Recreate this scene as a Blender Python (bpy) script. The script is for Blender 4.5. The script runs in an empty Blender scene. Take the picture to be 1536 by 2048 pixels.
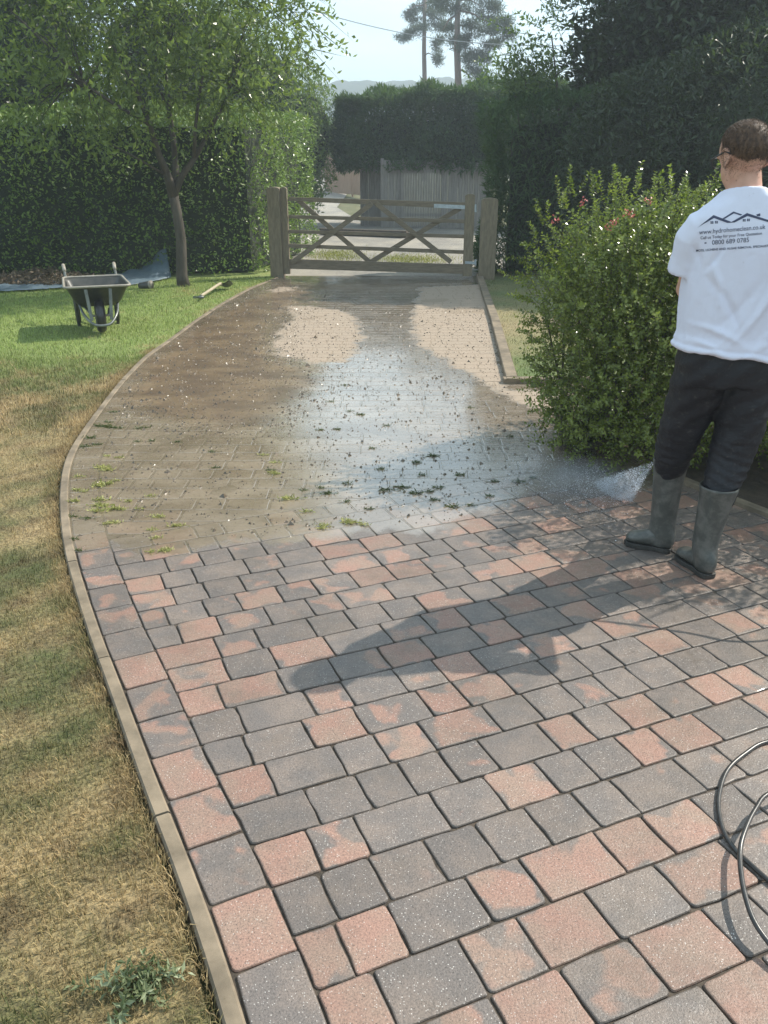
import bpy, bmesh, math, random
import numpy as np
from mathutils import Vector, Matrix
from mathutils.bvhtree import BVHTree
random.seed(7); RNG = np.random.default_rng(11)
S = bpy.context.scene; COL = S.collection
# ------------------------------------------------------------ camera, world, sun, exposure
H = 1.70; F = 1680.0; PITCH = math.atan((1024-330)/F)
cp, sp = math.cos(PITCH), math.sin(PITCH)
cam = bpy.data.cameras.new("camera"); camo = bpy.data.objects.new("camera", cam); COL.objects.link(camo)
camo.location = (0, 0, H); camo.rotation_euler = (math.pi/2-PITCH, 0, 0)
cam.sensor_fit = 'VERTICAL'; cam.sensor_height = 36; cam.lens = 36*F/2048; cam.clip_start = .05; cam.clip_end = 3000
S.camera = camo
SUNDIR = Vector((.883, .467, 1.0)).normalized()
W = bpy.data.worlds.new("World"); S.world = W; W.use_nodes = True
nt = W.node_tree; nt.nodes.clear()
wo = nt.nodes.new('ShaderNodeOutputWorld'); bg = nt.nodes.new('ShaderNodeBackground')
sky = nt.nodes.new('ShaderNodeTexSky'); sky.sky_type = 'NISHITA'; sky.sun_disc = False
sky.sun_elevation = math.asin(SUNDIR.z); sky.sun_rotation = math.atan2(SUNDIR.x, SUNDIR.y)
sky.air_density = 1.0; sky.dust_density = .8; sky.ozone_density = 1.0
bg.inputs['Strength'].default_value = .105
tc = nt.nodes.new('ShaderNodeTexCoord'); mp = nt.nodes.new('ShaderNodeMapping'); mp.inputs['Scale'].default_value = (1.0, 1.0, 3.0)
cn = nt.nodes.new('ShaderNodeTexNoise'); cn.inputs['Scale'].default_value = 2.2; cn.inputs['Detail'].default_value = 6
cr = nt.nodes.new('ShaderNodeValToRGB'); cr.color_ramp.elements[0].position = .25; cr.color_ramp.elements[1].position = .70
cr.color_ramp.elements[1].color = (.9, .9, .9, 1)
mx = nt.nodes.new('ShaderNodeMix'); mx.data_type = 'RGBA'; mx.inputs[7].default_value = (9.8, 12.4, 13.4, 1)
nt.links.new(tc.outputs['Generated'], mp.inputs[0]); nt.links.new(mp.outputs[0], cn.inputs[0]); nt.links.new(cn.outputs[0], cr.inputs[0])
nt.links.new(cr.outputs[0], mx.inputs[0]); nt.links.new(sky.outputs[0], mx.inputs[6])
nt.links.new(mx.outputs[2], bg.inputs['Color']); nt.links.new(bg.outputs[0], wo.inputs[0])
sl = bpy.data.lights.new("sun", 'SUN'); sl.energy = 5.0; sl.angle = math.radians(.5); sl.color = (1, .93, .81)
so = bpy.data.objects.new("sun", sl); COL.objects.link(so); so.rotation_euler = SUNDIR.to_track_quat('Z', 'Y').to_euler(); so.location = (8, 4, 12)
S.view_settings.view_transform = 'Standard'; S.view_settings.look = 'None'; S.view_settings.gamma = 1
S.view_settings.exposure = 0.45
# ------------------------------------------------------------ helpers
def ray(x, y):
    dx = (x-768)/F; dy = -(y-1024)/F
    return Vector((dx, cp+dy*sp, -sp+dy*cp))
def G(x, y, z=0.0):
    d = ray(x, y); t = (z-H)/d.z; return Vector((d.x*t, d.y*t, z))
def AY(x, y, Y):
    d = ray(x, y); t = Y/d.y; return Vector((d.x*t, Y, H+d.z*t))
def link(o, parent=None):
    COL.objects.link(o)
    if parent is not None:
        o.parent = parent
        bpy.context.view_layer.update()
        o.matrix_parent_inverse = parent.matrix_world.inverted()
    return o
def tag(o, label=None, cat=None, group=None, kind=None):
    if label: o['label'] = label
    if cat: o['category'] = cat
    if group: o['group'] = group
    if kind: o['kind'] = kind
    return o
def empty(name, loc, label, cat, group=None):
    o = bpy.data.objects.new(name, None); o.empty_display_size = .1; o.location = loc; COL.objects.link(o)
    bpy.context.view_layer.update()
    return tag(o, label, cat, group)
def arr_mesh(name, V, Q, mats, parent=None, cols=None, midx=None, smooth=False):
    """V (n,3); Q (m,k) face index array or list of such arrays"""
    if not isinstance(Q, list): Q = [Q]
    Q = [np.asarray(q, dtype=np.int32) for q in Q if len(q)]
    me = bpy.data.meshes.new(name); V = np.asarray(V, dtype=np.float32)
    me.vertices.add(len(V)); me.vertices.foreach_set('co', V.ravel())
    li = np.concatenate([q.ravel() for q in Q]); tot = np.concatenate([np.full(len(q), q.shape[1], np.int32) for q in Q])
    st = np.concatenate([[0], np.cumsum(tot)[:-1]]).astype(np.int32)
    me.loops.add(len(li)); me.loops.foreach_set('vertex_index', li.astype(np.int32))
    me.polygons.add(len(tot)); me.polygons.foreach_set('loop_start', st); me.polygons.foreach_set('loop_total', tot)
    if midx is not None: me.polygons.foreach_set('material_index', np.asarray(midx, np.int32))
    me.polygons.foreach_set('use_smooth', np.full(len(tot), bool(smooth)))
    me.update(calc_edges=True); me.validate(); me.polygons.foreach_set('use_smooth', np.full(len(me.polygons), bool(smooth)))
    if cols is not None:
        for k, c in cols.items():
            a = me.color_attributes.new(k, 'FLOAT_COLOR', 'POINT')
            c4 = np.ones((len(V), 4), np.float32); c = np.asarray(c); c4[:, :c.shape[1]] = c
            a.data.foreach_set('color', c4.ravel())
    for m in (mats if isinstance(mats, (list, tuple)) else [mats]): me.materials.append(m)
    o = bpy.data.objects.new(name, me); return link(o, parent)
def py_mesh(name, V, Fs, mats, parent=None, smooth=False, midx=None):
    me = bpy.data.meshes.new(name); me.from_pydata([tuple(v) for v in V], [], Fs)
    if midx: me.polygons.foreach_set('material_index', midx)
    if smooth: me.polygons.foreach_set('use_smooth', [True]*len(Fs))
    me.update()
    for m in (mats if isinstance(mats, (list, tuple)) else [mats]): me.materials.append(m)
    o = bpy.data.objects.new(name, me); return link(o, parent)
class MB:
    def __init__(s): s.V = []; s.F = []
    def add(s, V, Fs):
        b = len(s.V); s.V += [Vector(v) for v in V]; s.F += [tuple(i+b for i in f) for f in Fs]
    def hexa(s, P8): s.add(P8, [(0,3,2,1),(4,5,6,7),(0,1,5,4),(1,2,6,5),(2,3,7,6),(3,0,4,7)])
    def beam(s, a, b, w, h, up=(0,0,1)):
        a, b = Vector(a), Vector(b); d = (b-a).normalized(); u = Vector(up); r = d.cross(u).normalized(); u = r.cross(d).normalized()
        c = [(-1,-1),(1,-1),(1,1),(-1,1)]
        s.hexa([a+r*w/2*i+u*h/2*j for i, j in c]+[b+r*w/2*i+u*h/2*j for i, j in c])
    def box(s, lo, hi):
        x0,y0,z0 = lo; x1,y1,z1 = hi
        s.hexa([(x0,y0,z0),(x1,y0,z0),(x1,y1,z0),(x0,y1,z0),(x0,y0,z1),(x1,y0,z1),(x1,y1,z1),(x0,y1,z1)])
    def tube(s, pts, rad, n=10, cap=True):
        pts = [Vector(p) for p in pts]
        if not hasattr(rad, '__len__'): rad = [rad]*len(pts)
        b = len(s.V); pr = None
        for i, p in enumerate(pts):
            d = (pts[min(i+1, len(pts)-1)]-pts[max(i-1, 0)]).normalized()
            if pr is None:
                pr = d.cross(Vector((0,0,1)));
                if pr.length < .05: pr = d.cross(Vector((1,0,0)))
            pr = (pr - d*pr.dot(d)).normalized(); q = d.cross(pr)
            for k in range(n):
                a = 2*math.pi*k/n; s.V.append(p+(pr*math.cos(a)+q*math.sin(a))*rad[i])
        for i in range(len(pts)-1):
            for k in range(n):
                s.F.append((b+i*n+k, b+i*n+(k+1) % n, b+(i+1)*n+(k+1) % n, b+(i+1)*n+k))
        if cap:
            s.F.append(tuple(b+k for k in range(n))[::-1]); s.F.append(tuple(b+(len(pts)-1)*n+k for k in range(n)))
    def loft(s, rings, cap=True):
        b = len(s.V); n = len(rings[0])
        for r in rings: s.V += [Vector(v) for v in r]
        for i in range(len(rings)-1):
            for k in range(n):
                s.F.append((b+i*n+k, b+i*n+(k+1) % n, b+(i+1)*n+(k+1) % n, b+(i+1)*n+k))
        if cap:
            s.F.append(tuple(b+k for k in range(n))[::-1]); s.F.append(tuple(b+(len(rings)-1)*n+k for k in range(n)))
    def ball(s, c, r, n=16, m=10):
        c = Vector(c); r = Vector(r) if hasattr(r, '__len__') else Vector((r, r, r)); b = len(s.V)
        rings = []
        for i in range(1, m):
            t = math.pi*i/m
            rings.append([c+Vector((r.x*math.sin(t)*math.cos(2*math.pi*k/n), r.y*math.sin(t)*math.sin(2*math.pi*k/n), r.z*math.cos(t))) for k in range(n)][::-1])
        s.loft(rings)
    def cap(s, a, b, ra, rb, n=14):
        """tapered capsule"""
        a, b = Vector(a), Vector(b); d = (b-a); L = d.length; d.normalize()
        pts = []; rr = []
        for i in range(0, 5):
            t = i/4*math.pi/2; pts.append(a-d*ra*math.cos(t)*.999); rr.append(max(ra*math.sin(t), .0005))
        for i in range(4, -1, -1):
            t = i/4*math.pi/2; pts.append(b+d*rb*math.cos(t)*.999); rr.append(max(rb*math.sin(t), .0005))
        s.tube(pts, rr, n)
    def build(s, name, mat, parent=None, smooth=False, bevel=0, mods=None):
        o = py_mesh(name, s.V, s.F, mat, parent, smooth)
        if bevel:
            m = o.modifiers.new('b', 'BEVEL'); m.width = bevel; m.segments = 2; m.limit_method = 'ANGLE'; m.angle_limit = math.radians(35)
        return o
def freeze(o):
    dg = bpy.context.evaluated_depsgraph_get(); me = bpy.data.meshes.new_from_object(o.evaluated_get(dg))
    o.modifiers.clear(); o.data = me; return o
def remesh(o, vox, it=4):
    m = o.modifiers.new('r', 'REMESH'); m.mode = 'VOXEL'; m.voxel_size = vox; m.use_smooth_shade = True
    m2 = o.modifiers.new('s', 'SMOOTH'); m2.iterations = it; m2.factor = .5
    return freeze(o)
def pnoise(P, scale, seed, octs=3):
    """cheap numpy noise, about -1..1"""
    r = np.random.default_rng(seed); P = np.asarray(P, float); out = np.zeros(len(P)); amp = 1; tot = 0
    for o_ in range(octs):
        a = np.zeros(len(P))
        for k in range(5):
            d = r.normal(size=P.shape[1]); d /= np.linalg.norm(d); a += np.sin(P@d*scale*2*math.pi*r.uniform(.6, 1.4)+r.uniform(0, 6.28)+2*np.sin(P@np.roll(d, 1)*scale*2.1+r.uniform(0, 6.28)))
        out += amp*a/3; tot += amp; amp *= .5; scale *= 2.1
    return out/tot
# ------------------------------------------------------------ node helpers
class NT:
    def __init__(s, name, disp=False):
        s.m = bpy.data.materials.new(name); s.m.use_nodes = True; s.t = s.m.node_tree; s.t.nodes.clear()
        s.out = s.t.nodes.new('ShaderNodeOutputMaterial')
    def n(s, typ, **kw):
        nd = s.t.nodes.new('ShaderNode'+typ)
        for k, v in kw.items(): setattr(nd, k, v)
        return nd
    def set(s, sock, v):
        if isinstance(v, bpy.types.NodeSocket): s.t.links.new(v, sock)
        elif hasattr(v, '__len__'): sock.default_value = tuple(v)+((1,) if len(v) == 3 and len(sock.default_value) == 4 else ())
        else: sock.default_value = v
    def obj(s, scale=(1,1,1)):
        t = s.n('TexCoord'); m = s.n('Mapping'); s.set(m.inputs[0], t.outputs['Object']); m.inputs['Scale'].default_value = scale; return m.outputs[0]
    def noise(s, scale, detail=4, vec=None, rough=.55, dist=0):
        t = s.n('TexNoise'); t.inputs['Scale'].default_value = scale; t.inputs['Detail'].default_value = detail; t.inputs['Roughness'].default_value = rough; t.inputs['Distortion'].default_value = dist
        s.set(t.inputs['Vector'], vec if vec is not None else s.obj()); return t.outputs['Fac']
    def vor(s, scale, feature='F1', out='Distance', vec=None):
        t = s.n('TexVoronoi', feature=feature); t.inputs['Scale'].default_value = scale
        s.set(t.inputs['Vector'], vec if vec is not None else s.obj()); return t.outputs[out]
    def math(s, op, a, b=0, c=None, clamp=False):
        t = s.n('Math', operation=op, use_clamp=clamp); s.set(t.inputs[0], a); s.set(t.inputs[1], b)
        if c is not None: s.set(t.inputs[2], c)
        return t.outputs[0]
    def ramp(s, v, lo, hi, a=0.0, b=1.0):
        t = s.n('MapRange', clamp=True, interpolation_type='SMOOTHSTEP'); s.set(t.inputs[0], v)
        for i, q in zip((1, 2, 3, 4), (lo, hi, a, b)): t.inputs[i].default_value = q
        return t.outputs[0]
    def mix(s, f, a, b):
        t = s.n('Mix', data_type='RGBA'); s.set(t.inputs[0], f); s.set(t.inputs[6], a); s.set(t.inputs[7], b); return t.outputs[2]
    def mixf(s, f, a, b):
        t = s.n('Mix', data_type='FLOAT'); s.set(t.inputs[0], f); s.set(t.inputs[2], a); s.set(t.inputs[3], b); return t.outputs[0]
    def attr(s, name):
        a = s.n('Attribute', attribute_name=name); q = s.n('SeparateColor'); s.set(q.inputs[0], a.outputs['Color']); return q.outputs
    def attrc(s, name): return s.n('Attribute', attribute_name=name).outputs['Color']
    def bump(s, h, strength=.3, dist=.01, nrm=None):
        b = s.n('Bump'); b.inputs['Strength'].default_value = strength; b.inputs['Distance'].default_value = dist; s.set(b.inputs['Height'], h)
        if nrm is not None: s.set(b.inputs['Normal'], nrm)
        return b.outputs[0]
    def pbr(s, col, rough=.6, nrm=None, metal=0, spec=.5, coat=0, coatr=.05, sss=0):
        p = s.n('BsdfPrincipled'); s.set(p.inputs['Base Color'], col); s.set(p.inputs['Roughness'], rough); s.set(p.inputs['Metallic'], metal)
        s.set(p.inputs['Specular IOR Level'], spec)
        if nrm is not None: s.set(p.inputs['Normal'], nrm)
        if not isinstance(coat, (int, float)) or coat: s.set(p.inputs['Coat Weight'], coat); s.set(p.inputs['Coat Roughness'], coatr)
        if sss: p.inputs['Subsurface Weight'].default_value = sss; p.inputs['Subsurface Scale'].default_value = .01
        return p.outputs[0]
    def done(s, sh): s.t.links.new(sh, s.out.inputs['Surface']); return s.m
def simple(name, c1, c2, scale=8, rough=.6, bump=.2, bd=.004, metal=0, spec=.5, stretch=(1,1,1), coat=0):
    k = NT(name); v = k.obj(stretch); n = k.noise(scale, 6, v, .65); n2 = k.noise(scale*4, 4, v)
    return k.done(k.pbr(k.mix(k.ramp(n, .3, .7), c1, c2), rough, k.bump(n2, bump, bd), metal, spec, coat))
def leafmat(name, c1, c2, trans=.35, rough=.4, spec=.5, tcol=None):
    k = NT(name); a = k.attr('rnd'); col = k.mix(a[0], c1, c2)
    p = k.pbr(col, rough, None, 0, spec)
    tr = k.n('BsdfTranslucent'); k.set(tr.inputs[0], tcol if tcol else k.mix(.35, col, (.18, .30, .02)))
    m = k.n('MixShader'); m.inputs[0].default_value = trans; k.t.links.new(p, m.inputs[1]); k.t.links.new(tr.outputs[0], m.inputs[2])
    return k.done(m.outputs[0])
# ------------------------------------------------------------ foliage
def unit(a): return a/np.maximum(np.linalg.norm(a, axis=1, keepdims=True), 1e-9)
def leafset(P, D, N, L, Wd):
    """leaf quads: base P, direction D, normal hint N, length L, width Wd -> verts, tris pairs"""
    n = len(P); D = unit(D); R = unit(np.cross(D, N)); U = np.cross(R, D)
    L = np.broadcast_to(L, (n,))[:, None]; Wd = np.broadcast_to(Wd, (n,))[:, None]
    V = np.stack([P, P+D*L*.45+R*Wd*.5+U*Wd*.12, P+D*L-U*L*.06, P+D*L*.45-R*Wd*.5+U*Wd*.12], 1).reshape(-1, 3)
    b = np.arange(n)[:, None]*4
    T = np.concatenate([b+[0, 1, 2], b+[0, 2, 3]], 0)
    return V, T
def rnd_dirs(n): return unit(RNG.normal(size=(n, 3)))
def merge(parts):
    Vs, Ts, Rs, o = [], [], [], 0
    for V, T, R in parts: Vs.append(V); Ts.append(T+o); Rs.append(R); o += len(V)
    return np.concatenate(Vs), np.concatenate(Ts), np.concatenate(Rs)
def ell_core(cs, f=.8):
    mb = MB()
    for c, r in cs: mb.ball(c, [q*f for q in r], 14, 8)
    V = np.array([tuple(v) for v in mb.V]); V += (pnoise(V, .8, 3)[:, None])*rnd_dirs(len(V))*.03
    T = []
    for f_ in mb.F:
        for i in range(1, len(f_)-1): T.append((f_[0], f_[i], f_[i+1]))
    return V, np.array(T)
def inside_any(P, cs, f):
    m = np.zeros(len(P), bool)
    for c, r in cs: m |= (((P-np.array(c))/(np.array(r)*f))**2).sum(1) < 1
    return m
def crown_points(cs, n, shell=.55, seed=0, hole=.0, hs=.6):
    vol = np.array([r[0]*r[1]+r[1]*r[2]+r[0]*r[2] for c, r in cs]); k = RNG.choice(len(cs), n, p=vol/vol.sum())
    d = rnd_dirs(n); rad = shell+(1-shell)*RNG.random(n)**.6
    C = np.array([c for c, r in cs])[k]; R = np.array([r for c, r in cs])[k]
    dn = pnoise(C+d*R, .5, seed+5, 3)
    P = C+d*R*(rad*(1+.13*dn))[:, None]
    if hole: 
        m = pnoise(P, hs, seed+9, 2) > -1+hole; P, d = P[m], d[m]
    return P, d
def foliage(name, P, D, size, asp, mat, parent, up=.2, droop=0., core=None, corem=None, extra=None, rjit=.5):
    n = len(P); s = size*RNG.uniform(.65, 1.3, n)
    dirs = unit(D*.6+rnd_dirs(n)*.9+np.array([0, 0, up-droop])); nrm = unit(rnd_dirs(n)*rjit+D*.4+np.array([0, 0, .8]))
    V, T = leafset(P, dirs, nrm, s, s*asp)
    r = np.clip(.5+.35*pnoise(P, .9, 21)+RNG.normal(0, .22, n), 0, 1); R = np.repeat(r, 4)
    parts = [(V, T, R)]
    if extra: parts += extra
    V, T, R = merge(parts); mi = np.zeros(len(T), int); mats = [mat]
    if core is not None:
        cV, cT = core; o = len(V); V = np.concatenate([V, cV]); T = np.concatenate([T, cT+o]); R = np.concatenate([R, np.zeros(len(cV))])
        mi = np.concatenate([mi, np.ones(len(cT), int)]); mats.append(corem)
    return arr_mesh(name, V, T, mats, parent, {'rnd': np.stack([R, R, R], 1)}, mi)
def sprigs(B, D, nl, L, leafL, leafW, curve=.15, spread=.8, jl=.3, downtip=0.):
    """B bases, D directions -> leaves along each stem + stem points"""
    n = len(B); D = unit(D); side = unit(np.cross(D, rnd_dirs(n))); Ls = L*RNG.uniform(.6, 1.35, n)
    P, DD, NN = [], [], []
    for i in range(nl):
        t = (i+.6)/nl; ang = i*2.4
        s2 = unit(np.cross(D, side)); q = math.cos(ang)*side+math.sin(ang)*s2
        pos = B+D*(Ls*t)[:, None]+side*(curve*Ls*t*t)[:, None]+np.array([0, 0, -1])*(downtip*Ls*t*t)[:, None]
        P.append(pos); DD.append(unit(D*(1-spread*.6)+q*spread+rnd_dirs(n)*jl)); NN.append(unit(D+rnd_dirs(n)*.5))
    P, DD, NN = map(np.concatenate, (P, DD, NN)); m = len(P)
    l = leafL*RNG.uniform(.6, 1.25, m); V, T = leafset(P, DD, NN, l, l*leafW/leafL)
    r = np.repeat(np.clip(np.tile(RNG.random(n), nl)*.5+RNG.random(m)*.5, 0, 1), 4)
    # stems as thin 3-sided
    E = B+D*Ls[:, None]+side*(curve*Ls)[:, None]+np.array([0, 0, -1])*(downtip*Ls)[:, None]
    w = L*.012+.0008; a = side*w; b = np.cross(D, side)*w
    SV = np.stack([B+a, B-a*.5+b, B-a*.5-b, E], 1).reshape(-1, 3); k = np.arange(n)[:, None]*4
    ST = np.concatenate([k+[0, 1, 3], k+[1, 2, 3], k+[2, 0, 3]])
    return (V, T, r), (SV, ST, np.zeros(len(SV)))
# ------------------------------------------------------------ setting: ground sheets
def sstep(t): t = np.clip(t, 0, 1); return t*t*(3-2*t)
def terr(Y): return .75*sstep((np.asarray(Y, float)-27)/32)
kl_px = [(560,2300),(500,2048),(430,1853),(385,1729),(338,1620),(301,1528),(274,1452),(247,1381),(223,1320),(203,1273),(187,1224),(172,1180),(156,1130),(144,1080),(137,1020),(136,975),(140,935),(152,900),(168,875),(188,845),(217,805),(250,762),(298,712),(345,680),(395,642),(450,606),(505,576),(545,560)]
KL = [G(x, y) for x, y in kl_px]
KL = [Vector((KL[0].x+.30, KL[0].y-.8, 0))]+KL+[Vector((-1.66, 14.45, 0))]
def smooth_line(L, n):
    P = np.array([(p.x, p.y) for p in L]); d = np.concatenate([[0], np.cumsum(np.linalg.norm(np.diff(P, axis=0), axis=1))])
    t = np.linspace(0, d[-1], n); Q = np.stack([np.interp(t, d, P[:, 0]), np.interp(t, d, P[:, 1])], 1)
    for _ in range(12): Q[1:-1] = (Q[:-2]+2*Q[1:-1]+Q[2:])/4
    return Q
KLs = smooth_line(KL, 220)                         # inner (paving side) line of left kerb
_o = np.argsort(KLs[:, 1]); KLs = KLs[_o]
tang = np.gradient(KLs, axis=0); tang /= np.linalg.norm(tang, axis=1, keepdims=True); nrmL = np.stack([-tang[:, 1], tang[:, 0]], 1)
def kerb_x(Y, off=0.0):
    Q = KLs+nrmL*off; return np.interp(Y, Q[:, 1], Q[:, 0])
CR = G(1012, 768); KRg = Vector((1.52, 14.3, 0))
def right_x(Y): return np.interp(Y, [CR.y, 10, KRg.y], [CR.x, CR.x+(KRg.x-CR.x)*(10-CR.y)/(KRg.y-CR.y)+.02, KRg.x])
# materials of the ground
def sdf(P, poly):
    P = np.asarray(P)[:, :2]; A = np.array([(q[0], q[1]) for q in poly]); Bq = np.roll(A, -1, 0)
    d = np.full(len(P), 1e9); ins = np.zeros(len(P), bool)
    for a, b in zip(A, Bq):
        e = b-a; w = P-a; t = np.clip((w@e)/(e@e), 0, 1); d = np.minimum(d, np.linalg.norm(w-t[:, None]*e, axis=1))
        c = ((a[1] > P[:, 1]) != (b[1] > P[:, 1])); xx = (b[0]-a[0])*(P[:, 1]-a[1])/(b[1]-a[1]+1e-12)+a[0]; ins ^= c & (P[:, 0] < xx)
    return np.where(ins, d, -d)
pg = lambda L: [G(x, y) for x, y in L]
SILT = pg([(100,1100),(230,1103),(340,1108),(480,1092),(620,1075),(760,1062),(850,1066),(930,1050),(990,1012),(1060,985),(1150,975),(1250,985),(1400,960),(1700,960)])+[Vector((6, 6, 0)), Vector((6, 15, 0)), Vector((-4, 15, 0)), Vector((-4, 4, 0))]
DRYA = pg([(575,613),(620,611),(680,620),(715,638),(724,668),(708,712),(690,722),(622,728),(592,716),(552,712),(545,694),(560,655),(585,640)])
DRYB = pg([(840,575),(975,568),(990,690),(1012,780),(1130,780),(1225,862),(1190,872),(1130,835),(1050,812),(990,782),(930,745),(880,712),(830,690),(822,640)])
DRYC = pg([(535,580),(560,574),(586,575),(584,583),(545,586)])
MUD = pg([(560,572),(640,585),(640,603),(585,612),(560,640),(545,694),(560,720),(640,740),(600,800),(520,850),(400,850),(300,830),(240,800),(300,720),(380,660),(470,610)])
def masks(V):
    s = sdf(V, SILT); d = np.maximum(np.maximum(sdf(V, DRYA), sdf(V, DRYB)), sdf(V, DRYC)*1.0); m = sdf(V, MUD)
    f = lambda q: np.clip(.5+q/2.0, 0, 1)
    return np.stack([f(s), f(d), f(m)], 1)
def pave_mat(name, bed):
    k = NT(name); v = k.obj(); M = k.attr('mask'); St = k.attr('stone')
    wn = k.noise(3.5, 5, v, .6); wn2 = k.noise(14, 3, v)
    warp = k.math('ADD', k.math('MULTIPLY', k.math('SUBTRACT', wn, .5), .22), k.math('MULTIPLY', k.math('SUBTRACT', wn2, .5), .06))
    silt = k.ramp(k.math('ADD', M[0], warp), .47, .54)
    dry = k.ramp(k.math('ADD', M[1], k.math('MULTIPLY', warp, .80)), .475, .535)
    mud = k.ramp(k.math('ADD', M[2], warp), .42, .62)
    fine = k.noise(180, 3, v, .7); mid = k.noise(38, 4, v, .6)
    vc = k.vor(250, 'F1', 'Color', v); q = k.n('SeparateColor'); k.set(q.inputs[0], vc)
    speck = k.math('MULTIPLY', k.ramp(q.outputs[0], .90, .93), k.ramp(k.vor(250, 'F1', 'Distance', v), .42, .30))  # pale aggregate specks, with wet sparkle painted into the stone colour
    dark = k.math('MULTIPLY', k.ramp(q.outputs[1], .93, .95), k.ramp(k.vor(250, 'F1', 'Distance', v), .45, .3))
    if bed:
        base = k.mix(k.ramp(mid, .35, .65), (.032, .025, .018), (.075, .056, .040))
    else:
        off = k.n('CombineXYZ'); k.set(off.inputs[2], k.math('MULTIPLY', St[0], 57.0)); vv = k.n('VectorMath', operation='ADD'); k.set(vv.inputs[0], v); k.set(vv.inputs[1], off.outputs[0])
        bl = k.noise(6.5, 3, vv.outputs[0], .5, .3)
        pink = k.math('ADD', k.math('MULTIPLY', k.math('SUBTRACT', bl, .5), 1.5), k.math('SUBTRACT', St[1], k.math('MULTIPLY', k.math('POWER', St[2], 3.0), .22)))
        pk = k.ramp(pink, .42, .56)
        tint = k.noise(9, 4, vv.outputs[0])
        pc = k.mix(k.ramp(tint, .3, .7), (.310, .175, .132), (.275, .185, .140)); cc = k.mix(k.ramp(tint, .35, .7), (.148, .124, .112), (.205, .160, .134))
        base = k.mix(pk, cc, pc)
        lum = k.math('ADD', .86, k.math('MULTIPLY', k.math('FRACT', k.math('MULTIPLY', St[0], 7.31)), .28))
        hs = k.n('HueSaturation'); k.set(hs.inputs['Value'], lum); k.set(hs.inputs['Color'], base); base = hs.outputs[0]
        base = k.mix(k.ramp(fine, .30, .62), k.mix(.45, base, (.03, .028, .026)), base)
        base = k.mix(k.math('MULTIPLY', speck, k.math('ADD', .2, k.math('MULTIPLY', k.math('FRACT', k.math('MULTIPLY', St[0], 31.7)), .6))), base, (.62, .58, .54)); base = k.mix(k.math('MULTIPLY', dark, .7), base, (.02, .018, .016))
        stn = k.noise(2.3, 7, v, .7); base = k.mix(k.ramp(stn, .48, .70, 0, .45), base, (.09, .072, .055)); edge = k.ramp(St[2], .90, 1.0); base = k.mix(k.math('MULTIPLY', edge, .35), base, (.06, .05, .04))
    # silt
    sn = k.noise(2.2, 6, k.obj((1, 1.6, 1)), .65); sg = k.noise(60, 5, v, .7)
    wetc = k.mix(k.ramp(sn, .35, .65), (.180, .138, .096), (.270, .215, .158))
    mudc = k.mix(k.ramp(sn, .35, .65), (.115, .070, .038), (.225, .148, .080))
    wetc = k.mix(mud, wetc, mudc); wetc = k.mix(k.math('MULTIPLY', k.ramp(sg, .5, .72), .45), wetc, (.06, .048, .036))
    dryc = k.mix(k.ramp(sg, .35, .7), (.36, .29, .225), (.27, .215, .165))
    if bed: dryc = k.mix(.35, dryc, (.20, .15, .10)); wetc = k.mix(.18, wetc, (.07, .052, .036))
    thin = k.math('MULTIPLY', silt, k.ramp(k.math('ADD', M[0], warp), .47, .80, .62, .93))
    sc = k.mix(dry, wetc, dryc); sc = k.mix(k.math('MULTIPLY', k.ramp(St[2], .88, 1.0), 0.0 if bed else .20), sc, (.10, .075, .05)); col = k.mix(thin, base, sc)
    # wetness
    pn = k.noise(1.5, 4, k.obj((1, 2.0, 1)), .6)
    rw = k.ramp(pn, .38, .66, .05, .22); rw = k.mixf(mud, rw, .42); rs = k.mixf(dry, rw, .9)
    rough = k.mixf(silt, k.ramp(mid, .3, .7, .38, .62) if not bed else .8, rs)
    rip = k.noise(16, 4, k.obj((.7, 2.2, 1)), .6)
    h = k.math('ADD', k.math('MULTIPLY', fine, k.mixf(silt, 1.0, .12)), k.math('MULTIPLY', mid, k.mixf(silt, .9, .35)))
    h = k.math('ADD', h, k.math('MULTIPLY', rip, k.mixf(silt, 0.0, .75))); h = k.math('ADD', h, k.math('MULTIPLY', sg, k.mixf(silt, 0, k.mixf(mud, .25, 2.6))))
    nr = k.bump(h, .55, .0035)
    sh = k.pbr(col, rough, nr, 0, k.mixf(silt, .45, k.mixf(dry, .75, .25)), k.math('MULTIPLY', k.math('SUBTRACT', 1.0, dry), k.mixf(silt, .0 if bed else .10, k.mixf(mud, .62, .35))), .09)
    return k.done(sh)
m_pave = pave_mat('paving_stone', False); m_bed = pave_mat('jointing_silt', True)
# ---- ground, lawns, lane, bed soil
k = NT('soil'); v = k.obj(); m_soil = k.done(k.pbr(k.mix(k.ramp(k.noise(5, 8, v, .7), .3, .7), (.035, .026, .018), (.085, .062, .042)), .95, k.bump(k.noise(40, 6, v, .7), .8, .02)))
k = NT('turf_ground'); v = k.obj(); m_turf = k.done(k.pbr(k.mix(k.ramp(k.noise(70, 5, v, .7), .35, .65), k.mix(.7, k.attrc('gcol'), (.035, .03, .015)), k.attrc('gcol')), .95, k.bump(k.noise(120, 4, v, .7), .8, .01)))
m_blade_ = NT('grass_blades'); _c = m_blade_.attrc('gcol'); _p = m_blade_.pbr(_c, .55, None, 0, .35); _t = m_blade_.n('BsdfTranslucent'); m_blade_.set(_t.inputs[0], _c)
_m = m_blade_.n('MixShader'); _m.inputs[0].default_value = .35; m_blade_.t.links.new(_p, _m.inputs[1]); m_blade_.t.links.new(_t.outputs[0], _m.inputs[2]); m_blade = m_blade_.done(_m.outputs[0])
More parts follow.
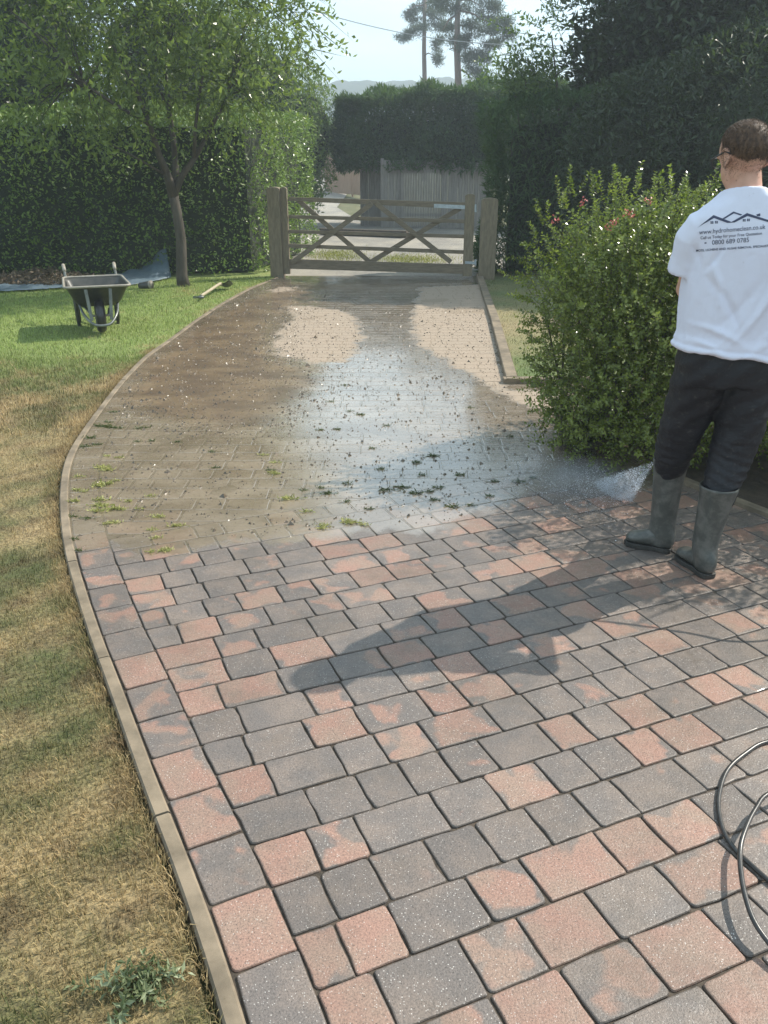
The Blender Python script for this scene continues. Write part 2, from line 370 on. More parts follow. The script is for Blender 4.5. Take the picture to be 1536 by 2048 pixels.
def gcolor(P, jit=0.0):
    x, y = P[:, 0], P[:, 1]; P2 = P[:, :2]
    n1 = pnoise(P2, .9, 31, 3); n2 = pnoise(P2, 2.6, 32, 3); dk = x-kerb_x(y)             # dk negative on the lawn
    dry = .36+.60*n1+.60*n2; dry += .42*np.exp(-np.abs(dk)/.16)
    dry -= .85*sstep((y-6.3)/2.2)*(1-.55*np.exp(-np.abs(dk)/.7)); dry += .25*np.exp(-((y-5.9)/1.0)**2); dry = np.clip(dry+jit, 0, 1)[:, None]
    far = sstep((y-6.0)/3.0)[:, None]
    straw = np.array([.44, .325, .165]); olive = np.array([.115, .130, .045]); green = np.array([.27, .35, .095])
    g = olive*(1-far)+green*far; brown = np.array([.17, .115, .060]); c = g*(1-dry)+straw*dry
    b = np.clip(pnoise(P2, 3.2, 35, 3)*1.1-.1, 0, .7)[:, None]*(1-far); return c*(1-b)+brown*b
def grid_mesh(name, xs0, xs1, ys, nx, zf, mat, colf=None, kind='structure'):
    """sheet between x=xs0(y) and xs1(y)"""
    V = []; ny = len(ys)
    t = np.linspace(0, 1, nx)**1.0
    for y in ys:
        a, b = float(xs0(y)), float(xs1(y)); x = a+(b-a)*t; V.append(np.stack([x, np.full(nx, y), zf(x, np.full(nx, y))], 1))
    V = np.concatenate(V); i = np.arange(ny-1)[:, None]*nx+np.arange(nx-1)[None]; i = i.ravel()
    Q = np.stack([i, i+1, i+nx+1, i+nx], 1)
    o = arr_mesh(name, V, Q, mat, None, {'gcol': colf(V)} if colf else None, smooth=True); o['kind'] = kind; return o
k = NT('field'); v = k.obj(); m_field = k.done(k.pbr(k.mix(k.ramp(k.noise(.8, 8, v, .7), .35, .65), (.075, .085, .03), (.14, .13, .06)), .95, k.bump(k.noise(6, 6, v, .7), .8, .05)))
ys = np.concatenate([np.linspace(-60, 20, 9), np.linspace(24, 90, 30), [130, 200, 400, 900]])
grid_mesh('ground', lambda y: -700, lambda y: 700, ys, 40, lambda x, y: terr(y)-.06, m_field)
ys = np.concatenate([np.arange(.2, 5, .06), np.arange(5, 16.4, .15)])
grid_mesh('lawn', lambda y: -16, lambda y: kerb_x(y, .070), ys, 260, lambda x, y: -.012+.006*pnoise(np.stack([x, y], 1), 1.5, 4), m_turf, gcolor)
def gcolR(P):
    n = pnoise(P[:, :2], .9, 51, 3); dry = np.clip(.42+.35*n+.3*np.exp(-((P[:, 1]-9.6)/1.2)**2)-.3*(P[:, 1] < 8), 0, 1)[:, None]
    return np.array([.14, .20, .06])*(1-dry)+np.array([.40, .31, .17])*dry
grid_mesh('side_lawn', lambda y: right_x(y)+.12, lambda y: 14, np.arange(CR.y+.12, 15.2, .15), 120, lambda x, y: -.005+.01*pnoise(np.stack([x, y], 1), 1.2, 5), m_turf, gcolR)
BED = [G(1205, 872), G(1270, 925), G(1380, 975), G(1494, 1020), G(1560, 1046), Vector((2.6, 3.75, 0)), Vector((7, 3.4, 0)), Vector((9, 6.6, 0)), Vector((2.3, 6.6, 0)), Vector((1.75, 6.2, 0))]
py_mesh('flower_bed', [Vector((p.x, p.y, .012)) for p in BED], [tuple(range(len(BED)))], m_soil)['kind'] = 'structure'
k = NT('gravel_lane'); v = k.obj(); g1 = k.noise(55, 4, v, .8); g2 = k.noise(1.1, 5, k.obj((1, .6, 1)), .6)
m_gravel = k.done(k.pbr(k.mix(k.ramp(g2, .35, .65), k.mix(k.ramp(g1, .35, .65), (.14, .13, .115), (.30, .28, .25)), k.mix(k.ramp(g1, .35, .65), (.24, .215, .175), (.42, .38, .32))), .9, k.bump(g1, .9, .02)))
m_sandy = simple('sandy_lane', (.50, .40, .26), (.40, .31, .20), 4, .95, .6, .02)
cx = lambda y: np.interp(y, [14.3, 20, 27, 36, 48, 70], [.4, -.2, -2.0, -3.4, -3.3, -5.0])
hw = lambda y: np.interp(y, [14.3, 20, 24, 28, 36, 70], [2.2, 4.5, 4.5, 1.6, 1.5, 1.6])
grid_mesh('lane', lambda y: cx(y)-hw(y), lambda y: cx(y)+hw(y)+np.interp(y, [14, 18, 25, 27], [0, 4, 4, 0]), np.concatenate([np.arange(14.42, 30, .5), np.arange(30, 72, 2)]), 24, lambda x, y: terr(y)-.02+.012*pnoise(np.stack([x, y], 1), .5, 6), m_gravel)
grid_mesh('driveway_apron', lambda y: -4.9-(y-38)*.04, lambda y: -3.05-((y-45)/9.)**2*2.2, np.arange(37, 53.1, 1.0), 10, lambda x, y: terr(y)+.012, m_sandy)
# ---- paving stones, one mesh with its joint bed
th = math.radians(23.3); U = np.array([math.cos(th), math.sin(th)]); Vv = np.array([-math.sin(th), math.cos(th)])
O = G(130, 1092); O = np.array([O.x, O.y])-Vv*.16*60          # v = 60 rows*.16 is the seam line
SV, SF, SC = [], [], []
def stone(P4, gap=.0026, z0=0.0, pinkb=None):
    """quad corners ccw (list of 2-vectors)"""
    P = np.array(P4, float); c = P.mean(0)
    A = 0
    for i in range(4): A += P[i][0]*P[(i+1) % 4][1]-P[(i+1) % 4][0]*P[i][1]
    if A < 0: P = P[::-1]; A = -A
    if A/2 < .002: return
    seed = random.random(); r = random.random(); pinkv = pinkb if pinkb is not None else (random.uniform(.42, .88) if r < .52 else random.uniform(-.05, .50))
    _q = float(np.clip(.6-sdf([[c[0], c[1]]], SILT)[0]*2.0, 0, 1)); tilt = _q*np.array([random.uniform(-.006, .006), random.uniform(-.006, .006)]); dz = _q*random.uniform(-.0018, .0012)+z0
    rows = []
    for ins, z, wob in ((gap, -.03, 0), (gap, -.004, .0014), (gap+.0018, -.001, .0014), (gap+.005, 0, .001)):
        ring = []
        for i in range(4):
            p0, p1, p2 = P[i-1], P[i], P[(i+1) % 4]; e0 = (p1-p0)/np.linalg.norm(p1-p0); e1 = (p2-p1)/np.linalg.norm(p2-p1)
            n0 = np.array([-e0[1], e0[0]]); n1 = np.array([-e1[1], e1[0]])
            k = n0+n1; k /= max(.3, k@n0); q = p1+k*ins; cr = CRN[i] if ins < .009 else CRN[i]*.9
            ring += [q-e0*cr, q-(e0-e1)*cr*.33, q+e1*cr]
            L = np.linalg.norm(p2-p1); ring += [q+e1*(cr+(L-2*cr-2*ins)*.33), q+e1*(cr+(L-2*cr-2*ins)*.67)]
        ring = [w+np.array(JIT[j % len(JIT)])*wob for j, w in enumerate(ring)]
        rows.append([(w[0], w[1], z+dz+float(tilt@(w-c))) for w in ring])
    n = len(rows[0]); b = len(SV)
    for j, rw in enumerate(rows): SV.extend(rw); SC.extend([(seed, .5+pinkv*.5 if 0 else pinkv, 1.0 if j < 3 else .86)]*n)
    SV.append((c[0], c[1], dz+.0006*_q)); SC.append((seed, pinkv, 0))
    for j in range(3):
        for i in range(n): SF.append((b+j*n+i, b+j*n+(i+1) % n, b+(j+1)*n+(i+1) % n, b+(j+1)*n+i))
    for i in range(n): SF.append((b+3*n+i, b+3*n+(i+1) % n, b+4*n, b+4*n))
def newjit():
    global CRN, JIT
    CRN = [random.choice([.003, .005, .007, .012]) for _ in range(4)]; JIT = []
    for _ in range(4):
        g = (random.gauss(0, 1), random.gauss(0, 1)); JIT += [g, g, g, (random.gauss(0, .9), random.gauss(0, .9)), (random.gauss(0, .9), random.gauss(0, .9))]
# edge course along the left kerb
Q = KLs+nrmL*-.004; dist = np.concatenate([[0], np.cumsum(np.linalg.norm(np.diff(Q, axis=0), axis=1))])
Qi = Q-nrmL*.158; s = 0
ip = lambda A, s: np.array([np.interp(s, dist, A[:, 0]), np.interp(s, dist, A[:, 1])])
EDGEP = {0: .25, 1: .55}
while s < dist[-1]-.25:
    newjit(); stone([ip(Q, s), ip(Q, s+.209), ip(Qi, s+.209), ip(Qi, s)][::-1]); s += .209
# near field, skew courses
fe = (Qi-O); fu = fe@U; fv = fe@Vv; oo = np.argsort(fv); fu, fv = fu[oo], fv[oo]
vmax = .16*60; rw = 18
while rw < 60:
    v0, v1 = rw*.16, (rw+1)*.16; ua, ub = np.interp(v0, fv, fu), np.interp(v1, fv, fu); u = None; uend = 9.0
    a, b = ua, ub; first = True
    while max(a, b) < uend:
        L = random.choice([.24, .22, .18, .16, .16, .20, .14]); 
        if first: L = random.uniform(.09, .22)
        na = max(a, b)+L if first else a+L; nb = na
        P4 = [O+U*a+Vv*v0, O+U*na+Vv*v0, O+U*nb+Vv*v1, O+U*b+Vv*v1]
        cxy = sum(P4)/4
        if cxy[0] > 4.9: break
        if cxy[1] > .45 and abs(cxy[0]) < cxy[1]*.6+1.6:
            newjit(); stone(P4)
        a, b = na, nb; first = False
    rw += 1
# far field, straight courses
sx, sy = (O+Vv*vmax)
y = sy-.02
while y < 14.35:
    x0a = float(np.interp(y, Qi[:, 1], Qi[:, 0])); x0b = float(np.interp(y+.16, Qi[:, 1], Qi[:, 0]))
    def xe(yy):
        xs = sx+(yy-sy)/math.tan(th)
        return min(xs, 4.6) if yy < CR.y else float(right_x(yy))
    ea, eb = xe(y), xe(y+.16); a, b = x0a, x0b; first = True
    while True:
        L = random.choice([.24, .24, .16, .20, .12]); na = nb = (max(a, b)+L*.7 if first else a+L)
        last = na > min(ea, eb)-.10
        if last: na, nb = ea, eb
        if na-a > .03 or nb-b > .03:
            if na > a and nb >= b: newjit(); stone([(a, y), (na, y), (nb, y+.16), (b, y+.16)], .005)
        if last: break
        a, b = na, nb; first = False
    y += .16
# bed sheet
SVn = np.array(SV, np.float32); SCn = np.array(SC, np.float32)
ys = np.arange(.3, 14.45, .06); nx = 120; BV = []
for y in ys:
    a = kerb_x(y, .02); b = 5.2 if y < CR.y+.1 else right_x(y)+.02; x = np.linspace(a, b, nx); BV.append(np.stack([x, np.full(nx, y), np.zeros(nx)], 1))
BV = np.concatenate(BV); mk = masks(BV); sil = sstep((mk[:, 0]-.48)/.06); _d = sstep((mk[:, 1]-.49)/.02); BV[:, 2] = -.0075*(1-sil)+sil*(-.0013+.0024*sstep((mk[:, 2]-.5)/.2)+.0022*sstep(pnoise(BV[:, :2], .55, 77, 3)*1.6-.1))
i = (np.arange(len(ys)-1)[:, None]*nx+np.arange(nx-1)[None]).ravel(); BQ = np.stack([i, i+1, i+nx+1, i+nx], 1)
F4 = np.array([f for f in SF if f[2] != f[3]]); F3 = np.array([f[:3] for f in SF if f[2] == f[3]])
mS = masks(SVn); nS = len(SVn)
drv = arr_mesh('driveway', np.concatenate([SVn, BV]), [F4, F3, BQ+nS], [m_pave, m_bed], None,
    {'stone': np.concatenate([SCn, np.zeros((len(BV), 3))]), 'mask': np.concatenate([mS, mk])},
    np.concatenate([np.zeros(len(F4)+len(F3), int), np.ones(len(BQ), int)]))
drv['kind'] = 'structure'
# ---- kerbs: concrete edging lengths
m_kerb = simple('edging_concrete', (.25, .195, .135), (.12, .095, .065), 5, .85, .5, .003)
def edging(name, inner, w, top, label, seg=.915, bot=-.08):
    D = np.concatenate([[0], np.cumsum(np.linalg.norm(np.diff(inner, axis=0), axis=1))]); t_ = np.gradient(inner, axis=0); t_ /= np.linalg.norm(t_, axis=1, keepdims=True); n_ = np.stack([-t_[:, 1], t_[:, 0]], 1)
    out = inner+n_*w; I = lambda A, s: np.array([np.interp(s, D, A[:, 0]), np.interp(s, D, A[:, 1])])
    s = 0; mb = MB()
    while s < D[-1]-.02:
        e = min(s+seg, D[-1]); ns = max(2, int((e-s)/.1)); rings = []
        dz = random.uniform(-.003, .003)
        for q in np.linspace(s+.003, e-.003, ns+1):
            a, b = I(inner, q), I(out, q); c = .006; d = (b-a)/np.linalg.norm(b-a); jz = random.gauss(0, .0006)
            rings.append([(a[0], a[1], bot), (a[0], a[1], top-c+dz+jz), (a[0]+d[0]*c, a[1]+d[1]*c, top+dz+jz), (b[0]-d[0]*c, b[1]-d[1]*c, top+dz+jz), (b[0], b[1], top-c+dz+jz), (b[0], b[1], bot)])
        mb.loft(rings); s = e
    o = mb.build(name, m_kerb); return tag(o, label, 'kerb', kind='structure')
edging('kerb', KLs+nrmL*.001, .046, .006, 'pale concrete edging strip curving between the dry lawn and the block paving')
rk = np.array([[KRg.x, KRg.y], [right_x(10.), 10.], [CR.x, CR.y]]); rk2 = np.concatenate([np.linspace(rk[0], rk[1], 20), np.linspace(rk[1], rk[2], 20)[1:]])
edging('kerb', rk2, .10, .05, 'dark edging on the gate side of the shrub, along the side lawn')
edging('kerb', np.linspace([CR.x-.02, CR.y+.001], [CR.x+1.6, CR.y+.03], 10), .09, .045, 'short edging return at the end of the side lawn')
bk = np.array([(p.x, p.y) for p in BED[:6]]); bk2 = np.concatenate([np.linspace(bk[i], bk[i+1], 6)[:-1] for i in range(5)])
edging('kerb', bk2, .05, .03, 'edging of the shrub bed behind the boots')
# ---- grass blades
def blades(name, P, hgt, wid, cf, label=None):
    n = len(P); ang = RNG.uniform(0, 6.283, n); lean = RNG.uniform(.1, 1.25, n); h = hgt*RNG.uniform(.45, 1.3, n); w = wid*RNG.uniform(.7, 1.3, n)
    d = np.stack([np.cos(ang), np.sin(ang), np.zeros(n)], 1); r = np.stack([-d[:, 1], d[:, 0], np.zeros(n)], 1); up = np.array([0, 0, 1.])
    m_ = P+up*(h*.5*np.cos(lean*.5))[:, None]+d*(h*.5*np.sin(lean*.5))[:, None]
    t_ = m_+up*(h*.5*np.cos(lean*1.25))[:, None]+d*(h*.5*np.sin(lean*1.25))[:, None]
    V = np.stack([P-r*w[:, None]/2, P+r*w[:, None]/2, m_+r*w[:, None]*.4, m_-r*w[:, None]*.4, t_], 1).reshape(-1, 3)
    b = np.arange(n)[:, None]*5; Qd = b+[0, 1, 2, 3]; T = b+[3, 2, 4]
    C = cf(P, RNG.normal(0, .24, n))*RNG.uniform(.45, 1.35, n)[:, None]; C = np.repeat(np.clip(C, 0, .8), 5, 0)
    o = arr_mesh(name, V, [Qd, T], m_blade, None, {'gcol': C}); o['kind'] = 'stuff'; return o
def scat(y0, y1, dens, xl, xr, seed=0):
    n = int(dens*(y1-y0)*16); y = RNG.uniform(y0, y1, n); wid_ = np.array([xr(q)-xl(q) for q in np.linspace(y0, y1, 20)]).max()
    n = int(dens*(y1-y0)*wid_); y = RNG.uniform(y0, y1, n); x = xr(y)-RNG.random(n)*wid_; m = x > xl(y)
    return np.stack([x[m], y[m], np.full(m.sum(), -.014)], 1)
xl = lambda y: -.56*y-.7; xr = lambda y: kerb_x(y, .066)
P = np.concatenate([scat(.5, 2.2, 23000, xl, xr), scat(2.2, 3.6, 15000, xl, xr), scat(3.6, 5.5, 8000, xl, xr)])
blades('grass', P, .025, .0024, gcolor)
P = np.concatenate([scat(5.5, 8, 3800, xl, xr), scat(8, 14.6, 2100, xl, xr)]); m = (P[:, 1] < 14.3+.18*(P[:, 0]+2)); P = P[m]
blades('grass', P, .045, .005, gcolor)
xo = lambda y: -.56*y-.7; P = scat(.3, 5.6, 5200, lambda y: -5.5+0*y, xo); blades('grass', P, .028, .0032, gcolor)
P = scat(5.6, 13, 900, lambda y: -11+0*y, xo); blades('grass', P, .045, .006, gcolor)
# longer straw fringe beside the edging
n = 11000; y = RNG.uniform(.5, 8.5, n); P = np.stack([kerb_x(y, .050)-np.abs(RNG.normal(0, .045, n)), y, np.full(n, -.014)], 1)
blades('grass', P, .036, .0024, lambda P, j: gcolor(P, j+.35))
P = np.stack([RNG.uniform(0, 1, 26000), RNG.uniform(CR.y+.15, 14, 26000), np.full(26000, -.008)], 1); P[:, 0] = right_x(P[:, 1])+.13+P[:, 0]*4.5
blades('grass', P, .03, .005, lambda P, j: gcolR(P)*(1+j[:, None]*.3))
n = 2600; P = np.concatenate([RNG.normal(0, 1, (n, 2))*s_+c_ for s_, c_ in (((.42, .5), (.55, 17.2)), ((.3, .6), (-1.0, 18.0)))]); P = np.concatenate([P, np.full((len(P), 1), -.02)], 1)
blades('grass', P, .05, .008, lambda P, j: np.tile([.28, .30, .06], (len(P), 1))*(1+j[:, None]*.4))
# ---- silt crumbs and moss flecks on the wet paving
def crumbs(name, P, size, mat):
    n = len(P); s = size*RNG.lognormal(0, .5, n); V = []
    base = np.array([[1, 0, 0], [-.5, .87, 0], [-.5, -.87, 0], [0, 0, .9]]); 
    R = RNG.uniform(.5, 1.4, (n, 4, 1)); ang = RNG.uniform(0, 6.28, n); c_, s_ = np.cos(ang), np.sin(ang)
    B = base[None]*R*s[:, None, None]; X = B[..., 0]*c_[:, None]-B[..., 1]*s_[:, None]; Y = B[..., 0]*s_[:, None]+B[..., 1]*c_[:, None]
    V = np.stack([X, Y, B[..., 2]], 2)+P[:, None]; b = np.arange(n)[:, None]*4
    T = np.concatenate([b+[0, 1, 3], b+[1, 2, 3], b+[2, 0, 3]]); o = arr_mesh(name, V.reshape(-1, 3), T, mat); o['kind'] = 'stuff'; return o
m_crumb = simple('wet_mud', (.07, .05, .032), (.15, .115, .075), 30, .35, .4, .002, spec=.7)
A_ = []
for (n, rx, f) in ((26000, (-3, 1.6), lambda P: (sdf(P, MUD) > -.25)), (20000, (-2, 2.2), lambda P: (sdf(P, SILT) > .08) & (P[:, 1] < 11)), (900, (-1.5, 1.6), lambda P: P[:, 1] > 8)):
    y = RNG.uniform(3.5, 14.2, n); x = RNG.uniform(rx[0], rx[1], n); P = np.stack([x, y, np.full(n, .001)], 1)
    m = f(P) & (x > kerb_x(y)+.02) & ((x < right_x(np.maximum(y, CR.y)))); A_.append(P[m])
crumbs('mud_crumbs', np.concatenate(A_), .0042, m_crumb)
# ------------------------------------------------------------ materials for plants and timber
m_privet = leafmat('privet_leaf', (.085, .145, .030), (.25, .36, .070), .33, .33, .55)
m_cherry = leafmat('cherry_leaf', (.095, .14, .035), (.28, .35, .085), .52, .26, .7)
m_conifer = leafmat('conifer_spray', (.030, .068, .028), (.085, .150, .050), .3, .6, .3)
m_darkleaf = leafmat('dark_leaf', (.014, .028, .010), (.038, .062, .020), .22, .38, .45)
m_midleaf = leafmat('mid_leaf', (.07, .115, .035), (.18, .26, .075), .45, .4, .45)
m_shrub = leafmat('shrub_leaf', (.075, .105, .022), (.31, .36, .080), .46, .24, .65)
m_pine = leafmat('pine_needles', (.030, .055, .030), (.070, .10, .050), .2, .55, .3)
m_core = simple('light_block_core', (.018, .026, .012), (.032, .042, .018), 6, .95, .6, .03)  # opaque mass for dense twigs, added inside hedges and crowns to block light
m_bark = simple('bark', (.050, .042, .032), (.095, .08, .06), 14, .9, .9, .012, stretch=(1, 1, .3))
m_barkd = simple('dark_bark', (.06, .05, .04), (.11, .09, .07), 14, .9, .9, .02, stretch=(1, 1, .3))
m_pinebark = simple('pine_bark', (.13, .09, .07), (.20, .15, .12), 5, .9, .9, .03, stretch=(1, 1, .3))
m_wood = simple('weathered_oak', (.13, .105, .066), (.21, .17, .11), 6, .75, .5, .003, stretch=(6, 6, 1.2))
m_woodh = simple('weathered_rail', (.125, .10, .066), (.20, .16, .108), 6, .75, .5, .003, stretch=(1, 6, 8))
m_iron = simple('galvanised_strap', (.30, .35, .38), (.42, .47, .50), 20, .42, .3, .002, metal=.6)
m_fence = simple('grey_fence_board', (.20, .185, .17), (.32, .30, .275), 5, .85, .5, .004, stretch=(8, 8, .6))
m_fence_b = simple('brown_fence_board', (.25, .155, .095), (.36, .235, .15), 5, .8, .5, .004, stretch=(8, 8, .6))
# ------------------------------------------------------------ hedges
def hedge(name, foot, h, n, label, mat, leaf, asp, bulge=.12, group=None, hfun=None, core_in=.26, z0=0., dens_top=1., up=.2, droop=0., base=None, zbot=None, loose=0):
    """clipped hedge standing on the footprint polygon (ccw)"""
    fp = np.array(foot, float); c = fp.mean(0)
    root = empty(name, (c[0], c[1], z0), label, 'hedge', group)
    e = np.roll(fp, -1, 0)-fp; L = np.linalg.norm(e, axis=1); per = L.sum(); hf = hfun or (lambda x, y: np.full(len(x), h))
    area_w = per*h; ar = abs(sum(fp[i][0]*fp[(i+1) % len(fp)][1]-fp[(i+1) % len(fp)][0]*fp[i][1] for i in range(len(fp))))/2*dens_top
    nw = int(n*area_w/(area_w+ar)); nt_ = n-nw
    k = RNG.choice(len(fp), nw, p=L/per); t = RNG.random(nw); P2 = fp[k]+e[k]*t[:, None]; nr = np.stack([e[k][:, 1], -e[k][:, 0]], 1)/L[k][:, None]
    hh = hf(P2[:, 0], P2[:, 1]); z = RNG.random(nw)*hh; zb = zbot if zbot else 0.
    z = zb+(hh-zb)*RNG.random(nw)
    dpt = -np.abs(RNG.normal(0, .07, nw))-.5*np.maximum(z/hh-.9, 0)*1.5*.3
    P = np.stack([P2[:, 0]+nr[:, 0]*dpt, P2[:, 1]+nr[:, 1]*dpt, z], 1); bn = pnoise(P, .55, 61, 3)*bulge+pnoise(P, 2.2, 63, 2)*bulge*.35
    P[:, :2] += nr*bn[:, None]; D = np.concatenate([nr, np.full((nw, 1), .25)], 1)
    # top: rejection in polygon
    lo, hi = fp.min(0), fp.max(0); Q = RNG.uniform(lo, hi, (int(nt_*3)+10, 2)); Q = Q[sdf(Q, foot) > .02][:nt_]
    edge = np.minimum(sdf(Q, foot), .35)/.35
    ht = hf(Q[:, 0], Q[:, 1])-(1-edge)**2*.12; T = np.stack([Q[:, 0], Q[:, 1], ht-np.abs(RNG.normal(0, .05, len(Q)))], 1); T[:, 2] += pnoise(T, .7, 65, 3)*bulge*.8
    P = np.concatenate([P, T]); D = np.concatenate([D, np.tile([0, 0, 1.], (len(T), 1))]); P[:, 2] += z0
    # core
    ins = []
    m = len(fp)
    for i in range(m):
        a, b, c2 = fp[i-1], fp[i], fp[(i+1) % m]; e0 = (b-a)/np.linalg.norm(b-a); e1 = (c2-b)/np.linalg.norm(c2-b); n0 = np.array([e0[1], -e0[0]]); n1 = np.array([e1[1], -e1[0]]); q = n0+n1; q /= max(.4, q@n0); ins.append(b-q*core_in)
    ins = np.array(ins); CV = []; CT = []
    hin = hf(ins[:, 0], ins[:, 1])-core_in*1.1
    for j in range(m): CV += [(ins[j][0], ins[j][1], z0+(zbot or 0)+.02), (ins[j][0], ins[j][1], z0+hin[j])]
    for j in range(m):
        a, b = 2*j, 2*((j+1) % m); CT += [(a, b, b+1), (a, b+1, a+1)]
    for j in range(1, m-1): CT += [(1, 2*j+1, 2*j+3), (0, 2*j+2, 2*j)]
    foliage('foliage', P, D, leaf, asp, mat, root, up, droop, (np.array(CV), np.array(CT)), m_core)
    return root
hedge('hedge', [(-15, 12.1), (-2.05, 14.75), (-1.42, 18.6), (-15, 16.6)], 2.55, 90000, 'tall clipped privet hedge behind the wheelbarrow, its sunlit end beside the gate', m_privet, .062, .55, .19)
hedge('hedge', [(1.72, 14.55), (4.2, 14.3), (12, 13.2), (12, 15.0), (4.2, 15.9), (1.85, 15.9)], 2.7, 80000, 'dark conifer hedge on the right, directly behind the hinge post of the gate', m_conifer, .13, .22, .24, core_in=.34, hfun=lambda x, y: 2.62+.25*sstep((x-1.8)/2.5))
hedge('hedge', [(-1.35, 26.9), (4.4, 25.0), (9.5, 24.4), (9.5, 28.2), (-1.0, 29.0)], 3.72, 85000, 'overgrown conifer hedge bulging over the grey panel fence across the lane', m_conifer, .20, .22, .42, hfun=lambda x, y: 3.50+.14*sstep((x+1)/3)+.0*y, zbot=1.55, core_in=.62)
# ------------------------------------------------------------ trees
def limb(p0, p1, r0, r1, mb, bend=.1, n=6):
    p0, p1 = Vector(p0), Vector(p1); L = (p1-p0).length; off = Vector((random.uniform(-1, 1), random.uniform(-1, 1), random.uniform(0, .6)))*bend*L; pts = []; rr = []
    for i in range(n+1):
        t = i/n; pts.append(p0.lerp(p1, t)+off*math.sin(t*math.pi)*.6); rr.append(r0+(r1-r0)*t)
    mb.tube(pts, rr, 8); return pts
def tree(name, base, label, cs, n, leaf, asp, mat, bark, r0, trunk_top, group=None, core=.62, cat='tree', hole=.0, nl=7, droop=.1, extra=None, shell=.5, up=.2):
    root = empty(name, base, label, cat, group); mb = MB(); pts = limb(base, trunk_top, r0, r0*.6, mb, .05)
    for i in range(nl):
        c, r = cs[i % len(cs)]; q = Vector(c)+Vector([random.uniform(-.6, .6)*a for a in r]); limb(pts[-1] if i % 2 else pts[-2], q, r0*.45, r0*.08, mb, .12)
    mb.build('trunk', bark, root, True)
    P, D = crown_points(cs, n, shell, hash(name) % 97+n % 89, hole)
    foliage('crown', P, D, leaf, asp, mat, root, up, droop, ell_core(cs, core) if core else None, m_core, extra)
    return root
DT = 'tall trees crowding in on the right behind the shrub'
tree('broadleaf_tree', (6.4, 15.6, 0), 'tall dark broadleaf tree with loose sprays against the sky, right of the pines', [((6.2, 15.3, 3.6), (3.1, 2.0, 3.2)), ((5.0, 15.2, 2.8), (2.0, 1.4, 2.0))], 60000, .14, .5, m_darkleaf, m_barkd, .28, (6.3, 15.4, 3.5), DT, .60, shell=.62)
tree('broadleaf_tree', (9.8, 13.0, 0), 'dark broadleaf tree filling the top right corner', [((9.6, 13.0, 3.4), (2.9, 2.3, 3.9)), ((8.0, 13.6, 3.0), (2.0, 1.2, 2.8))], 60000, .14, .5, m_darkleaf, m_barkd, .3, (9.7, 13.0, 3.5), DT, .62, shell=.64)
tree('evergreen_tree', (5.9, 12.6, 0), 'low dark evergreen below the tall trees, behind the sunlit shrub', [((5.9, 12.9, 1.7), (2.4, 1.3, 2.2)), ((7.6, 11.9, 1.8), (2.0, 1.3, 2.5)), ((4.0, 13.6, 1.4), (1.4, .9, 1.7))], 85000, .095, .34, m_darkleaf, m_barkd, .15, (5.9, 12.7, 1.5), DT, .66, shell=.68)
# sprays of leaves reaching into the sky beside the pines
sb = []; 
for (x, y) in ((1000,165),(1022,150),(1042,120),(1012,182),(1060,165),(1040,178),(1085,60),(1075,95),(1082,130),(1095,20),(1070,150),(1030,135),(1100,0),(1050,148)):
    p = AY(x, y, 15.0); 
    for j in range(9): sb.append(p+Vector((random.gauss(.25, .22), random.gauss(0, .2), random.gauss(-.06, .12))))
sb = np.array(sb); lv, st = sprigs(sb, unit(np.array([-.6, 0, .35])+rnd_dirs(len(sb))*.5), 14, .55, .085, .04, .15, .8, .3, .1)
R = empty('sapling', (2.9, 15.2, 0), 'thin leafy sapling poking above the right hedge against the sky', 'tree'); mb = MB()
for (x, y) in ((1030, 140), (1060, 150), (1085, 60), (1010, 165)): limb((3.0+random.uniform(-.1, .1), 15.2, 0), AY(x+18, y+10, 15.1), .035, .01, mb, .05)
mb.build('trunk', m_barkd, R, True); V_, T_, r_ = merge([lv, st]); arr_mesh('crown', V_, T_, m_midleaf, R, {'rnd': np.stack([r_]*3, 1)})
# background trees on the left
BT = 'trees standing beyond the left hedge'
tree('broadleaf_tree', (-10.2, 20, 0), 'dark tree at the top left corner behind the hedge', [((-10.2, 20.0, 5.6), (4.2, 2.6, 4.2)), ((-8.0, 19.6, 4.2), (2.6, 2, 2.6))], 26000, .15, .5, m_darkleaf, m_barkd, .3, (-10, 20, 3.2), BT, .62, shell=.62)
tree('broadleaf_tree', (-5.6, 24, 0), 'tall pale leafed tree whose feathery crown ends against the sky', [((-6.2, 24, 7.6), (3.0, 2.4, 3.6)), ((-4.2, 23.5, 7.3), (2.0, 1.8, 1.9)), ((-5.6, 24, 4.2), (3.0, 2.2, 2.4))], 30000, .13, .45, m_midleaf, m_bark, .26, (-5.8, 24, 5.0), BT, .5, hole=.35)
tree('broadleaf_tree', (-3.3, 27, 0), 'rounded blue green tree between the left hedge and the conifer hedge', [((-3.5, 27, 3.1), (1.9, 1.8, 2.7)), ((-2.6, 26.6, 2.0), (1.0, 1.3, 1.9)), ((-4.6, 27, 4.0), (1.6, 1.4, 2.2)), ((-2.3, 27.5, 2.5), (1.1, 1.0, 2.0))], 26000, .12, .4, m_midleaf, m_bark, .2, (-3.3, 27, 2), BT, .6, shell=.6)
tree('bush', (-2.0, 31, .1), 'bright leafy bush above the brown fence beyond the lane', [((-1.6, 40, 2.7), (1.5, 1, 1.2)), ((-3.0, 41, 2.9), (1.5, 1, 1.3)), ((-.3, 40.5, 2.4), (1.2, .8, 1.0))], 9000, .14, .5, m_privet, m_bark, .06, (-2.0, 40, 1.8), None, .7, cat='bush') if 0 else None
